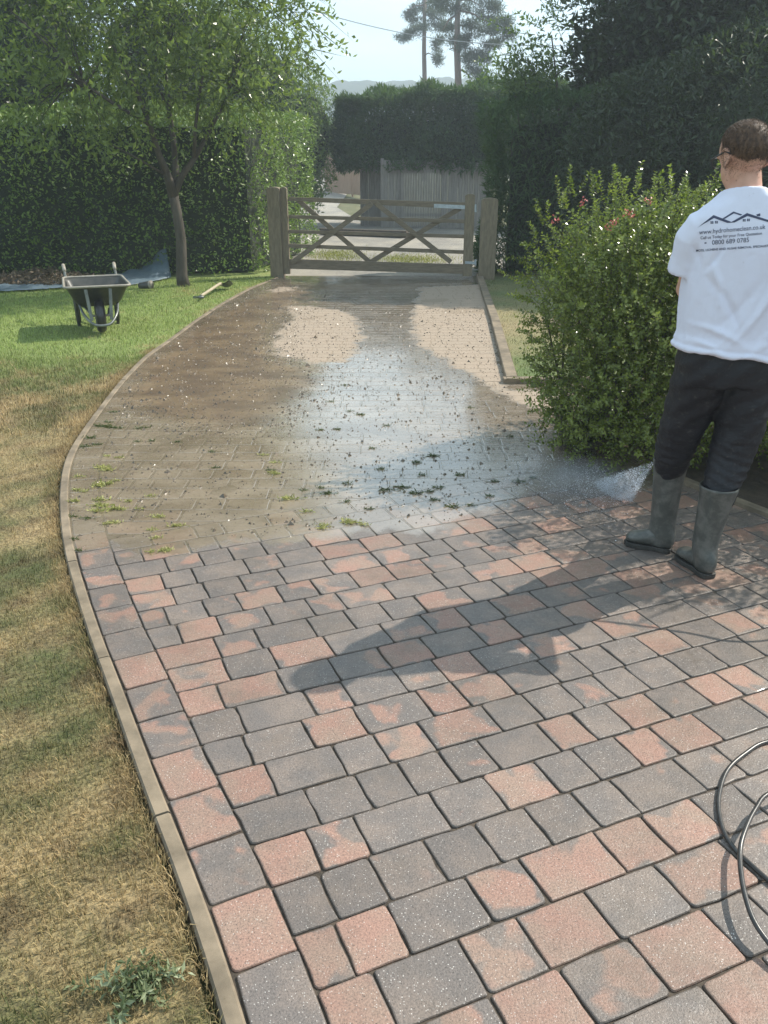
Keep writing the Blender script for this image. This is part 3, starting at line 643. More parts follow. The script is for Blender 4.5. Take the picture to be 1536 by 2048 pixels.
# cherry tree
CB = G(362, 552); CB.z = 0; C0 = Vector((CB.x, 13.2, 0)); C0.x = AY(363, 545, 13.2).x
R = empty('cherry_tree', C0, 'small garden tree with smooth forked trunk and drooping glossy leaves in front of the hedge', 'tree')
mb = MB(); fk = AY(347, 392, 13.2); mb.tube([C0+Vector((.02, 0, -.05)), C0+Vector((0, 0, .15)), AY(362, 480, 13.2), AY(354, 425, 13.2), fk], [.11, .088, .078, .074, .075], 12)
tips = []
for (x, y, dY, r, b) in ((322,330,-.1,.045,0),(300,250,-.5,.03,0),(385,320,.1,.04,1),(410,270,.5,.03,1),(350,300,.1,.04,2),(330,180,-.2,.03,2)): pass
def chain(pts, rr): mb.tube(pts, rr, 8)
chain([fk, AY(335, 352, 13.1), AY(318, 310, 12.9), AY(300, 250, 12.6), AY(268, 170, 12.3), AY(225, 90, 12.2)], [.08, .06, .045, .035, .025, .012])
chain([fk, AY(352, 340, 13.3), AY(348, 290, 13.4), AY(338, 220, 13.3), AY(330, 120, 13.2), AY(340, 20, 13.1)], [.06, .05, .043, .035, .025, .01])
chain([fk, AY(365, 350, 13.2), AY(388, 318, 13.2), AY(415, 270, 13.3), AY(455, 190, 13.4), AY(490, 110, 13.4)], [.055, .045, .04, .03, .02, .01])
chain([AY(388, 318, 13.2), AY(390, 260, 13.0), AY(400, 180, 12.8), AY(420, 90, 12.7)], [.03, .025, .02, .01])
chain([AY(300, 250, 12.6), AY(240, 215, 12.3), AY(170, 170, 12.2), AY(100, 95, 12.1), AY(20, 20, 12.0)], [.028, .024, .02, .016, .009])
chain([AY(335, 352, 13.1), AY(280, 320, 12.6), AY(225, 290, 12.3)], [.02, .016, .008])
ctr = [((-2.5, 13.1, 3.9), (1.35, 1.3, 1.35)), ((-3.9, 12.8, 3.7), (1.5, 1.4, 1.35)), ((-5.2, 12.6, 4.1), (1.3, 1.2, 1.1)), ((-2.9, 13.0, 5.1), (1.8, 1.4, 1.2)), ((-4.6, 12.7, 5.1), (1.9, 1.4, 1.2)), ((-3.2, 12.8, 2.75), (1.5, .9, .55)), ((-1.55, 13.2, 3.6), (.75, .8, .85)), ((-4.3, 12.5, 2.45), (1.2, .8, .45)), ((-2.0, 13, 2.7), (.7, .6, .5))]
B_, D_ = crown_points(ctr, 2300, .15, 5, .1)
for i in range(0, 160):
    p = Vector(B_[i*9]); q = min([AY(300, 250, 12.6), AY(338, 220, 13.3), AY(415, 270, 13.3), AY(170, 170, 12.2), AY(330, 120, 13.2), AY(455, 190, 13.4)], key=lambda t: (t-p).length)
    if (q-p).length > 1.25: continue
    mb.tube([q, q.lerp(p, .5)+Vector((0, 0, .12)), p], [.014, .009, .004], 5)
mb.build('trunk', m_bark, R, True)
lv, st = sprigs(B_, unit(D_*.8+rnd_dirs(len(B_))*.6+np.array([0, 0, .1])), 11, .55, .105, .042, .12, .7, .35, .45)
T3, L3 = lv, st; V_, T_, r_ = merge([lv, st]); arr_mesh('crown', V_, T_, m_cherry, R, {'rnd': np.stack([r_]*3, 1)})
# Scots pines
def pine(px, Y, w, label, limbs, pads):
    b = AY(px, 300, Y); top = AY(px+3, -90, Y); R = empty('pine_tree', (b.x, Y, float(terr(Y))-.06), label, 'tree', 'bare trunked pines standing above the conifer hedge')
    mb = MB(); z = float(terr(Y)); mb.tube([(b.x, Y, z-.3), (b.x+.05, Y, z+4), AY(px, 100, Y), top], [w*1.15, w, w*.85, w*.45], 10)
    for a, c in limbs: 
        mb.tube([AY(*a, Y), AY((a[0]+c[0])/2, (a[1]+c[1])/2-6, Y-.3), AY(*c, Y-.5)], [w*.3, w*.22, w*.08], 6)
    mb.build('trunk', m_pinebark, R, True); cs = []
    for (x, y, rx, ry) in pads:
        s = Y/1680/ .97; p = AY(x, y, Y+random.uniform(-1.2, 1.2)); cs.append((tuple(p), (rx*s, rx*s*.8, ry*s)))
    P, D = [], []
    for c, r in cs:
        # each pad is many small tufts
        nt_ = int(10+r[0]*r[2]*26); tc_ = np.array(c)+rnd_dirs(nt_)*RNG.random((nt_, 1))**.4*np.array(r)
        for t in tc_:
            m_ = 46; d = rnd_dirs(m_); P.append(t+d*RNG.random((m_, 1))*np.array([.34, .34, .2])); D.append(d)
    P = np.concatenate(P); D = np.concatenate(D); foliage('crown', P, D, .24, .14, m_pine, R, .3)
pine(848, 62, .17, 'slimmer left pine of the pair on the skyline', [((848, 60), (815, 68)), ((848, 30), (888, 45)), ((846, 112), (868, 112)), ((848, 10), (812, 25)), ((848, -20), (880, -30))],
     [(818, 70, 22, 7), (808, 76, 12, 5), (838, 58, 18, 8), (868, 50, 22, 8), (888, 52, 14, 8), (838, 20, 22, 9), (858, 0, 28, 12), (826, 40, 14, 7), (838, -30, 34, 16), (872, 96, 5, 18), (876, 120, 5, 12), (880, 82, 6, 6), (868, 25, 18, 8), (820, 30, 10, 5), (880, 20, 12, 6)])
pine(914, 50, .20, 'thicker right pine of the pair with long sagging limbs', [((914, 75), (948, 90)), ((914, 20), (975, 45)), ((916, 50), (985, 72)), ((916, 138), (945, 160)), ((914, 0), (960, 10)), ((912, 30), (885, 60)), ((914, 60), (940, 130)), ((914, -20), (990, 0)), ((912, -20), (870, 0))],
     [(950, 20, 30, 12), (985, 35, 24, 12), (1000, 60, 22, 9), (1015, 74, 12, 7), (970, 62, 26, 10), (940, 48, 16, 8), (905, 20, 18, 8), (935, -10, 40, 14), (980, -5, 34, 14), (990, 14, 18, 10), (950, 112, 16, 9), (965, 118, 12, 9), (934, 118, 9, 9), (950, 140, 12, 9), (962, 152, 9, 6), (930, 75, 9, 8), (908, 84, 9, 9), (898, 55, 9, 8), (975, 92, 12, 6), (990, 86, 10, 5), (1008, 45, 14, 9), (880, 5, 18, 10), (925, 90, 7, 8)])
# overhead wire
mb = MB(); a = AY(560, 2, 40); b = AY(1150, 92, 40); pts = []
for i in range(25): t = i/24; p = a.lerp(b, t)-Vector((0, 0, .5*math.sin(t*math.pi))); pts.append(p)
mb.tube(pts, .016, 5); tag(mb.build('overhead_wire', simple('cable', (.25, .28, .30), (.28, .3, .32), 5, .6)), 'thin overhead wire crossing the sky in front of the pines', 'wire')
# hills with a wooded ridge
xs = np.linspace(-220, 220, 420); V = []; z1 = 23.0+.5*np.sin(xs*.03+1)+.4*np.sin(xs*.071); rd = pnoise(xs[:, None]@np.array([[1., 0]])+0., .09, 5, 4)*1.3
for j, (yy, f) in enumerate(((120, 0), (170, .35), (215, .7), (250, .93), (262, 1.0), (300, .9))): V.append(np.stack([xs, np.full(len(xs), yy)+rd*3, z1*f+(rd if j == 4 else rd*.3*f)+(0 if j else -1)], 1))
V = np.concatenate(V); nx = len(xs); i = (np.arange(5)[:, None]*nx+np.arange(nx-1)[None]).ravel()
arr_mesh('hills', V, np.stack([i, i+1, i+nx+1, i+nx], 1), simple('wooded_hill', (.020, .040, .022), (.05, .075, .035), .25, .95, .8, 1.0))['kind'] = 'structure'
# ------------------------------------------------------------ fences beyond the gate
def fence(a, b, h, z, label, mat, board=.1, post=1.8, gap=.008, tilt=0, postmat=None, group=None, cap=False, skip=None):
    a, b = Vector(a), Vector(b); L = (b-a).length; d = (b-a)/L; nrm = Vector((d.y, -d.x, 0)); R = empty('fence', (a.x, a.y, z), label, 'fence', group)
    npn = max(1, round(L/post)); 
    for i in range(npn):
        mb = MB(); s0 = i*L/npn; s1 = (i+1)*L/npn; x = s0
        while x < s1-.02:
            w = min(board, s1-x)-gap; c = a+d*(x+w/2); off = nrm*random.uniform(-.004, .012); hh = h+random.uniform(-.02, .02)
            p = [c-d*w/2+off, c+d*w/2+off]; mb.hexa([Vector((q.x, q.y, zz)) for zz in (z, z+hh) for q in (p[0], p[1], p[1]+nrm*-.02, p[0]+nrm*-.02)]); x += board
        mb.build('panel', mat, R)
    for i in range(npn+1):
        c = a+d*(i*L/npn)-nrm*.05; mb = MB(); mb.box((c.x-.05, c.y-.05, z-.1), (c.x+.05, c.y+.05, z+h+.06)); mb.build('post', postmat or mat, R, bevel=.008)
    for zz in (z+.35, z+h-.3): mb = MB(); mb.beam(Vector((a.x, a.y, zz))-nrm*.06, Vector((b.x, b.y, zz))-nrm*.06, .04, .08); mb.build('rail', postmat or mat, R)
    return R
p = lambda x, Y: AY(x, 400, Y)
fence((p(722, 27.2).x, 27.2, 0), (p(770, 26.7).x, 26.7, 0), 1.80, 0, 'narrow grey board panel at the left end of the panels under the conifer hedge', m_fence, .14, 1.6)
fence((p(764, 26.3).x, 26.3, 0), (p(804, 26.2).x, 26.2, 0), 1.82, 0, 'smooth grey panel left of the finely slatted one below the conifer hedge', m_fence, .19, 1.8)
fence((p(804, 26.15).x, 26.15, 0), (p(884, 25.95).x, 25.95, 0), 1.82, 0, 'finely slatted grey panel in the middle below the conifer hedge', m_fence, .075, 1.25, .009)
fence((p(885, 25.9).x, 25.9, 0), (p(975, 25.5).x, 25.5, 0), 1.78, 0, 'pale grey board panel right of the slatted one, nearest the hinge post', m_fence, .15, 1.5)
zf = float(terr(44)); fence((AY(650, 350, 46).x, 46, zf), (AY(732, 350, 41).x, 41, zf), 1.75, zf, 'brown close board fence at the bend of the lane', m_fence_b, .14, 1.8, postmat=m_fence_b)
zf = float(terr(70)); fence((AY(612, 330, 68).x, 68, zf), (AY(722, 330, 64).x, 64, zf), 2.6, zf+.05, 'far reddish brown fence behind the bend of the lane', m_fence_b, .16, 2.4)
R = empty('rail_fence', AY(655, 325, 50), 'pale post and rail fence showing just above the brown fence', 'fence'); zf = float(terr(50)); R.location.z = zf
mb = MB(); mb2 = []
for i in range(6):
    q = AY(655+i*11, 300, 52-i*.8); m1 = MB(); m1.box((q.x-.05, q.y-.05, zf), (q.x+.05, q.y+.05, zf+2.28)); m1.build('post', m_sandy, R)
for zz in (2.0, 2.18): mb = MB(); mb.beam((AY(650, 300, 52.4).x, 52.4, zf+zz-.02), (AY(715, 300, 47.6).x, 47.6, zf+zz), .05, .09); mb.build('rail', m_sandy, R)
cs = [((AY(640, 270, 50).x, 56, 3.0), (1.2, 1, 1.3)), ((AY(672, 270, 56).x, 56, 3.0), (1.4, 1, 1.0)), ((AY(700, 275, 56).x, 56, 3.0), (1.2, 1, 1.1))]
tree('bush', (AY(670, 300, 56).x, 56, .7), 'bright leafed bush behind the brown fence at the lane bend', cs, 9000, .2, .5, m_privet, m_bark, .08, (AY(670, 300, 56).x, 56, 2.4), None, .7, cat='bush')
mb = MB(); a, b = G(642, 468), G(815, 474); mb.beam((a.x, a.y, .07), (b.x, b.y, .07), .2, .16); tag(mb.build('crossbeam', m_barkd, bevel=.01), 'long dark sleeper lying across the gravel beyond the gate', 'crossbeam')  # dark beam laid across the gravel
# ------------------------------------------------------------ gate and posts
GL, GR = Vector((-1.555, 14.28, 0)), Vector((1.33, 13.98, 0)); gd = (GR-GL).normalized(); gn = Vector((gd.y, -gd.x, 0))   # gn towards camera
def gp(px, py, off=0.0):
    """point of the gate plane seen at a pixel"""
    d = ray(px, py); o = Vector((0, 0, H)); n = gn; t = (GL+gn*off-o).dot(n)/d.dot(n); return o+d*t
R = empty('gate', GL, 'closed five bar timber field gate with crossed braces across the drive', 'gate')
def post(x0, x1, ytop, ybase, depth, nm, parent, mat, rnd=.05, off=0.0, z0=-.3):
    a, b = gp(x0, ybase, off), gp(x1, ybase, off); zt = gp((x0+x1)/2, ytop, off).z; w = (b-a); w.z = 0; L = w.length; w.normalize(); prof = []
    a.z = 0
    for i in range(9): t = i/8*math.pi; prof.append((L/2-L/2*math.cos(t), zt-rnd+rnd*math.sin(t)))
    front = [a+w*0+Vector((0, 0, z0))]+[a+w*u+Vector((0, 0, z)) for u, z in prof]+[a+w*L+Vector((0, 0, z0))]
    mb = MB(); mb.loft([front, [q-gn*depth for q in front]]); o = mb.build(nm, mat, parent, bevel=.006); return o
for (y0, y1, y2, y3, nm) in ((394, 401.5, 405, 418.5, 'top'), (430, 437, 439, 446.5, 'r'), (459.5, 466.5, 469.5, 477, 'r'), (487.5, 495, 501, 508.5, 'r'), (518, 537.5, 529, 548.5, 'r')):
    mb = MB(); P8 = []
    A = [gp(577, y1), gp(936, y3), gp(936, y2), gp(577, y0)]; mb.hexa([A[0], A[1], A[1]-gn*.035, A[0]-gn*.035, A[3], A[2], A[2]-gn*.035, A[3]-gn*.035]); mb.build('rail', m_woodh, R, bevel=.004)
post(566.5, 579.5, 374, 541, .075, 'stile', R, m_wood, .03, .012, .04); post(925, 944, 388, 552, .075, 'stile', R, m_wood, .03, .012, .04)
def brace(x0, y0, x1, y1, off, w=.075):
    a, b = gp(x0, y0, off), gp(x1, y1, off); mb = MB(); mb.beam(a, b, .022, w, up=(gd.x, gd.y, 1)); mb.build('brace', m_woodh, R, bevel=.003)
brace(583, 526, 744, 407, .018); brace(752, 407, 902, 524, .018); brace(597, 401, 742, 526, -.05); brace(738, 526, 921, 416, -.05)
mb = MB(); a, b = gp(868, 411.5, .006), gp(952, 415.5, .006); mb.beam(a, b, .008, .055, up=(0, 0, 1)); 
for t in (.1, .4, .7): c = a.lerp(b, t); mb.tube([c, c+gn*.014], .014, 8)
mb.tube([gp(951, 409, .0), gp(951, 424, .0)], .018, 8); mb.build('strap_hinge', m_iron, R)
mb = MB(); mb.beam(gp(930, 525, .02), gp(952, 526, .02), .01, .04); mb.tube([gp(951, 519, .0), gp(951, 531, .0)], .016, 8); mb.build('lower_hinge', m_iron, R)
o = post(541, 566, 374, 549, .20, 'gate_post', None, m_wood, .035, .06); tag(o, 'stout square timber post with rounded top at the latch end of the gate', 'post', 'timber posts either side of the gate')
o = post(956, 989, 396, 560, .20, 'gate_post', None, m_wood, .035, .02); tag(o, 'timber hinge post half lost in the shade of the right hedge', 'post', 'timber posts either side of the gate')
# ------------------------------------------------------------ sunlit shrubs
def shrub(cs, n1, n2, label, sil=None, flowers=None, name='shrub', low=0):
    R = empty(name, (cs[0][0][0], cs[0][0][1], 0), label, 'shrub'); P, D = crown_points(cs, n1, .80, 3)
    k = P[:, 2] > .05; P, D = P[k], D[k]
    dirs = unit(D*.7+rnd_dirs(len(P))*.45+np.array([0, 0, .55])*(.3+sstep((P[:, 2:]-.3)/1.0)))
    a, b = sprigs(P, dirs, 12, .115, .026, .017, .2, .85, .3)
    if sil is not None:
        Bs, Ds, Ls = sil; c, d_ = sprigs(Bs, Ds, 26, Ls, .024, .015, .12, .85, .3)
    P2, D2 = crown_points(cs, n2, .45, 9); P2 = P2[P2[:, 2] > .12]; D2 = D2[:len(P2)]
    m = len(P2); s = .028*RNG.uniform(.6, 1.2, m); V, T = leafset(P2, rnd_dirs(m), rnd_dirs(m), s, s*.6); r = np.repeat(RNG.random(m), 4)
    parts = [a, (V, T, r)]+([c] if sil is not None else []); V, T, r = merge(parts); arr_mesh('foliage', V, T, m_shrub, R, {'rnd': np.stack([r]*3, 1)})
    V, T, r = merge([b]+([d_] if sil is not None else [])); 
    mb = MB(); base = Vector((cs[0][0][0], cs[0][0][1], 0))
    for i in range(44):
        c_, rr = random.choice(cs); q = Vector(c_)+Vector([random.gauss(0, .5)*x for x in rr]); q.z = max(q.z, .45); q.x = max(q.x, cs[0][0][0]-.25); s0 = base+Vector((random.gauss(.05, .08), random.gauss(.05, .08), 0)); mid = s0.lerp(q, .5)+Vector((0, 0, -.1)); mb.tube([s0, mid, q], [.013, .009, .004], 5)
    bV = np.array([tuple(v) for v in mb.V]); bT = []
    for f_ in mb.F:
        for j in range(1, len(f_)-1): bT.append((f_[0], f_[j], f_[j+1]))
    arr_mesh('branches', np.concatenate([V, bV]), np.concatenate([T, np.array(bT)+len(V)]), m_barkd, R)
    mf = simple('petal', (.50, .10, .08), (.58, .20, .16), 30, .5)
    for (f) in (flowers or []):
        q = np.array([tuple(f)])+RNG.normal(0, .010, (16, 3)); V, T = leafset(q, rnd_dirs(16), rnd_dirs(16), .015, .011); arr_mesh('flower_cluster', V, T, mf, R)
    return R
cs = [((1.20, 5.15, 1.00), (.30, .34, .36)), ((1.52, 5.2, 1.20), (.44, .4, .30)), ((2.1, 5.3, 1.26), (.6, .5, .28)), ((1.30, 5.0, .40), (.36, .4, .36)), ((1.55, 4.9, .30), (.5, .36, .28)), ((1.52, 5.30, 1.08), (.52, .50, .42)), ((1.42, 5.30, .70), (.46, .5, .5)), ((1.86, 5.35, .62), (.80, .78, .66)), ((2.25, 5.5, 1.0), (.78, .70, .56)), ((1.62, 5.30, .95), (.56, .58, .42)), ((2.75, 5.4, .9), (.7, .7, .62)), ((1.9, 5.1, .38), (.72, .66, .36))]
sil = []
for (x, y, dx, dy, L) in ((1230,400,0,-1,.22),(1225,375,.1,-1,.17),(1305,385,0,-1,.14),(1325,395,.1,-1,.15),(1390,385,.1,-1,.18),(1370,420,-.2,-1,.18),(1410,380,.1,-1,.12),(1110,410,-.2,-1,.16),(1140,385,-.2,-1,.16),(1175,385,-.1,-1,.14),(1080,450,-.4,-1,.14),(1065,480,-.8,-.6,.14),(1062,520,-1,-.5,.14),(1050,560,-1,-.2,.15),(1055,590,-1,-.3,.14),(1070,640,-1,-.2,.15),(1085,690,-1,-.1,.14),(1095,730,-1,-.3,.14),(1075,750,-1,-.1,.16),(1110,770,-1,0,.18),(1120,810,-1,0,.22),(1130,830,-1,.1,.25),(1115,825,-1,-.1,.24),(1140,850,-1,.2,.2),(1160,865,-1,.2,.2),(1170,845,-1,.1,.22),(1265,380,.1,-1,.14),(1350,400,.1,-1,.14),(1200,400,0,-1,.14),(1185,870,-1,.4,.16)):
    for j in range(3):
        pp = AY(x+random.gauss(8, 8), y+random.gauss(6, 8), 5.2+random.uniform(-.2, .2)); sil.append((pp, (dx+random.gauss(0, .25), random.gauss(0, .3), -dy+random.gauss(0, .25)), L))
Bs = np.array([tuple(s_[0]) for s_ in sil]); Ds = unit(np.array([s_[1] for s_ in sil], float)); Ls = .13
fl = []
for (x, y) in ((1254, 428), (1264, 430), (1298, 400), (1110, 440), (1228, 446), (1218, 452), (1166, 404)):
    fl.append(AY(x, y, 4.84 if y > 425 else 4.95))
shrub(cs, 4300, 34000, 'sunlit glossy leaved shrub with a few red flower clusters beside the man', (Bs, Ds, Ls), fl)
cs2 = [((2.78, 4.20, .95), (.60, .48, .95)), ((2.22, 4.54, .95), (.50, .42, .70)), ((3.4, 4.1, .9), (.5, .5, .8)), ((3.15, 4.75, .85), (.85, .8, .78)), ((3.4, 5.0, 1.2), (.75, .7, .5)), ((2.75, 4.55, .45), (.65, .55, .42)), ((4.3, 4.9, .9), (.8, .8, .7))]  # front lobes, mostly out of view, added and raised to shade the boots
shrub(cs2, 3000, 42000, 'part of a second small leaved shrub at the right edge behind the man')
# ------------------------------------------------------------ the man
k = NT('skin'); v = k.obj(); m_skin = k.done(k.pbr(k.mix(k.ramp(k.noise(22, 5, v), .3, .7), (.50, .27, .19), (.58, .33, .24)), .5, k.bump(k.noise(160, 3, v), .15, .001), sss=.08))
k = NT('cotton'); v = k.obj(); wv = k.noise(600, 2, v); st = k.ramp(k.noise(90, 2, v), .70, .76); m_cotton = k.done(k.pbr(k.mix(k.math('MULTIPLY', st, .35), (.72, .73, .86), (.40, .38, .40)), .9, k.bump(k.math('ADD', wv, k.math('MULTIPLY', k.noise(24, 4, k.obj((1, 1, .5)), .6), 2.5)), .30, .004), spec=.2))  # white cotton, bluish tint of the shade light put into its base colour
k = NT('wet_trousers'); v = k.obj(); m_trs = k.done(k.pbr(k.mix(k.ramp(k.noise(46, 5, v, .75), .56, .70), (.012, .012, .016), (.05, .047, .044)), .55, k.bump(k.noise(34, 4, k.obj((1, 1, 1.6))), .5, .01), spec=.35))
k = NT('rubber_boot'); v = k.obj(); m_boot = k.done(k.pbr(k.mix(k.ramp(k.noise(18, 6, v, .7), .40, .65), (.060, .062, .056), (.118, .115, .104)), .38, k.bump(k.noise(40, 4, v), .2, .003), spec=.5))
m_sole = simple('boot_sole', (.02, .02, .018), (.045, .04, .035), 20, .6)
k = NT('cropped_hair'); v = k.obj(); m_hair = k.done(k.pbr(k.mix(k.ramp(k.noise(90, 3, k.obj((1, 1, .4))), .3, .7), (.055, .031, .019), (.15, .088, .052)), .5, k.bump(k.noise(300, 2, v), .6, .003), spec=.4))
m_print = simple('shirt_print', (.035, .045, .095), (.06, .07, .13), 60, .7)
m_black = simple('black_rubber', (.018, .017, .016), (.035, .032, .03), 30, .32, .15, .002, spec=.6)
m_steel = simple('lance_steel', (.35, .35, .34), (.5, .5, .48), 20, .3, metal=.9)
m_blackp = simple('black_plastic', (.02, .02, .022), (.03, .03, .03), 20, .4)
MAN = empty('person', (1.38, 3.48, 0), 'man seen from behind in white printed t-shirt, dark trousers and wellington boots, holding a lance', 'person')
V3 = Vector
hd = V3((1.342, 3.40, 1.742))                                  # skull centre
fd = V3((-.28, .90, -.30)).normalized()                        # face direction
rt = fd.cross(V3((0, 0, 1))).normalized(); upv = rt.cross(fd).normalized()
HP = lambda r, f, u: hd+rt*r+fd*f+upv*u
AL, AR = V3((1.315, 3.655, .11)), V3((1.428, 3.405, .11)); BKL, BKR = V3((1.314, 3.642, .50)), V3((1.478, 3.435, .50)); KL_, KR_ = V3((1.31, 3.61, .52)), V3((1.50, 3.47, .52)); HLp, HRp = V3((1.345, 3.47, .92)), V3((1.525, 3.45, .92))
SL, SR = V3((1.225, 3.40, 1.500)), V3((1.595, 3.38, 1.500)); EL, ER = V3((1.262, 3.585, 1.225)), V3((1.685, 3.20, 1.25)); WL, WR = V3((1.44, 3.635, 1.03)), V3((1.625, 3.445, 1.135))
N0, N1 = V3((1.34, 3.93, .35)), V3((1.578, 3.535, 1.15)); ld = (N1-N0).normalized()
mb = MB()
sk = [(AL, BKL, .032, .048), (BKL, HLp+V3((0, .02, 0)), .042, .065), (AR, BKR, .032, .048), (BKR+V3((0, .02, 0)), HRp+V3((0, .03, 0)), .034, .060), (V3((1.43, 3.46, .98)), V3((1.41, 3.44, 1.2)), .12, .12), (V3((1.41, 3.43, 1.2)), V3((1.39, 3.41, 1.42)), .12, .13),
      (SL-V3((-.02, 0, .03)), SR-V3((.02, 0, .03)), .052, .052), (SL-V3((0, 0, .03)), EL, .048, .044), (EL, WL, .046, .031), (SR-V3((0, 0, .03)), ER, .048, .044), (ER, WR, .046, .031), (V3((1.375, 3.385, 1.50)), V3((1.350, 3.40, 1.67)), .070, .062), (AL+V3((0, 0, -.03)), AL+V3((-.09, .045, -.065)), .030, .022), (AR+V3((0, 0, -.03)), AR+V3((-.024, .09, -.065)), .030, .022)]
for a, b, ra, rb in sk: mb.cap(a, b, ra, rb, 18)
# head
def hball(r, f, u, a, b, c):
    n, m_ = 20, 14; C_ = HP(r, f, u); rings = []
    for i in range(1, m_):
        t = math.pi*i/m_; rings.append([C_+rt*(a*math.sin(t)*math.cos(2*math.pi*q/n))+fd*(b*math.sin(t)*math.sin(2*math.pi*q/n))+upv*(c*math.cos(t)) for q in range(n)])
    mb.loft(rings)
hball(0, -.004, .010, .0845, .102, .095); hball(0, .030, -.055, .067, .070, .082); hball(0, .062, -.105, .034, .030, .022)
hball(0, .103, -.030, .013, .016, .028); hball(0, .112, -.046, .014, .014, .011); hball(0, .088, -.078, .026, .012, .007); hball(0, .088, -.090, .023, .012, .006)
hball(.028, .088, .012, .026, .012, .008); hball(-.028, .088, .012, .026, .012, .008)
for s_ in (-1, 1):
    for t in range(9):
        a = -1.2+t*.40; hball(s_*(.0875+.007*math.sin(a)**2), -.006-.014*math.cos(a), -.018+.029*math.sin(a), .0055, .006, .006)
    hball(s_*.0865, -.004, -.020, .005, .014, .024); hball(s_*.0875, .002, -.045, .006, .008, .009)
# hands: palm, four fingers curled round the held bar, thumb from the side
def hand(W_, C_, ax, pd, side):
    ax = ax.normalized(); e1 = (W_-C_); e1 = (e1-ax*e1.dot(ax)).normalized(); e2 = ax.cross(e1)*side
    pc = C_+e1*.036; mb.cap(W_, pc, .030, .026, 12)
    for j in (-1, 0, 1): mb.cap(pc+ax*j*.022-e2*.012, pc+ax*j*.022+e2*.016, .015, .014, 10)
    for i in range(4):
        o_ = C_+ax*((i-1.5)*.0215)*-1; R_ = .023; A0 = .45; pts = []; ln = (3.5, 3.9, 3.7, 3.1)[i]
        for q in range(8): a = A0+ln*q/7; pts.append(o_+(e1*math.cos(a)+e2*math.sin(a))*R_)
        pts = [pc+ax*(-(i-1.5)*.019)+e2*.012]+pts; mb.tube(pts, [.0105, .0100, .0098, .0095, .0092, .009, .0088, .0082, .007], 8)
    o_ = C_+ax*.048; pts = [pc+ax*.030-e2*.014, o_+e1*.026-e2*.014, o_+e1*.010-e2*.026, o_-e1*.010-e2*.022]; mb.tube(pts, [.014, .012, .0105, .008], 8)
CLh = N0+ld*((.97-N0.z)/ld.z); CRh = N1+V3((.012, -.01, -.015))
hand(WL, CLh, ld, None, 1); hand(WR, CRh, ld, None, -1)
body = mb.build('body', m_skin, MAN); remesh(body, .0055, 3)
# eyes
for s_ in (-1, 1):
    mb = MB(); mb.ball(HP(s_*.030, .082, -.006), .0118, 12, 8); mb.build('eye', simple('eye', (.7, .7, .68), (.6, .6, .6), 3, .2) if s_ < 0 else bpy.data.materials['eye'], MAN, True)
# hair: cropped cap grown off the skull, plus short strands
bv = body.data; co = np.array([v_.co for v_ in bv.vertices]); no = np.array([v_.normal for v_ in bv.vertices])
hdn, rtn, fdn, upn = [np.array(tuple(q)) for q in (hd, rt, fd, upv)]; loc = (co-hdn); R_, F_, U_ = loc@rtn, loc@fdn, loc@upn
jit = pnoise(co, 60, 8, 2)*.008
hl = np.where(F_ > .02, .045+(F_-.02)*.35, -.052+np.clip((F_+.06)/.08, 0, 1)*.075); hair_m = (U_+jit > hl) & (np.linalg.norm(loc, axis=1) < .15) & (np.abs(R_) < .089)
thick = np.clip((U_-hl)/.05, 0, 1)
sel = [p_.index for p_ in bv.polygons if all(hair_m[i] for i in p_.vertices)]
ids = sorted({i for s_ in sel for i in bv.polygons[s_].vertices}); mpi = {i: j for j, i in enumerate(ids)}
hc = co[ids]+no[ids]*(.0006+.0050*thick[ids])[:, None]*(1+.15*pnoise(co[ids], 60, 4, 2))[:, None]
HF = [tuple(mpi[i] for i in bv.polygons[s_].vertices) for s_ in sel]
nh = 30000; low = np.nonzero((U_ > -.105) & (F_ < .03) & (np.linalg.norm(loc, axis=1) < .16) & (RNG.random(len(co)) < np.clip((U_+.105)/.06, 0, 1)**1.2))[0]; pk = np.concatenate([RNG.choice(ids, 18000), RNG.choice(low, 12000)]); b0 = co[pk]+RNG.normal(0, .002, (nh, 3)); hdr = unit(no[pk]*.7+.9*fdn*.4+rnd_dirs(nh)*.22+np.array([0, 0, -.25])); hlen = (.0035+.0085*thick[pk])[:, None]
w_ = unit(np.cross(hdr, rnd_dirs(nh)))*.0007; HV = np.concatenate([hc, np.stack([b0-w_, b0+w_, b0+hdr*hlen], 1).reshape(-1, 3)])
qf = np.array([f_ for f_ in HF if len(f_) == 4]); tf = np.array([f_ for f_ in HF if len(f_) == 3]); tri = len(hc)+np.arange(nh*3).reshape(-1, 3)
arr_mesh('hair', HV, [q for q in (qf, tf, tri) if len(q)], m_hair, MAN, smooth=True)
# glasses
mb = MB()
for s_ in (-1, 1): mb.tube([HP(s_*.062, .108, .002), HP(s_*.078, .085, .003), HP(s_*.087, .03, .002), HP(s_*.0925, -.010, .001), HP(s_*.090, -.030, -.012)], [.003, .003, .0028, .0032, .0026], 6)
for s_ in (-1, 1): mb.tube([HP(s_*(.034+.028*math.cos(a)), .112-.004*abs(math.cos(a)), -.004+.020*math.sin(a)) for a in [i*.524 for i in range(13)]], .0022, 6, False)
mb.tube([HP(-.008, .114, .002), HP(.008, .114, .002)], .002, 6); mb.build('glasses', m_blackp, MAN, True)
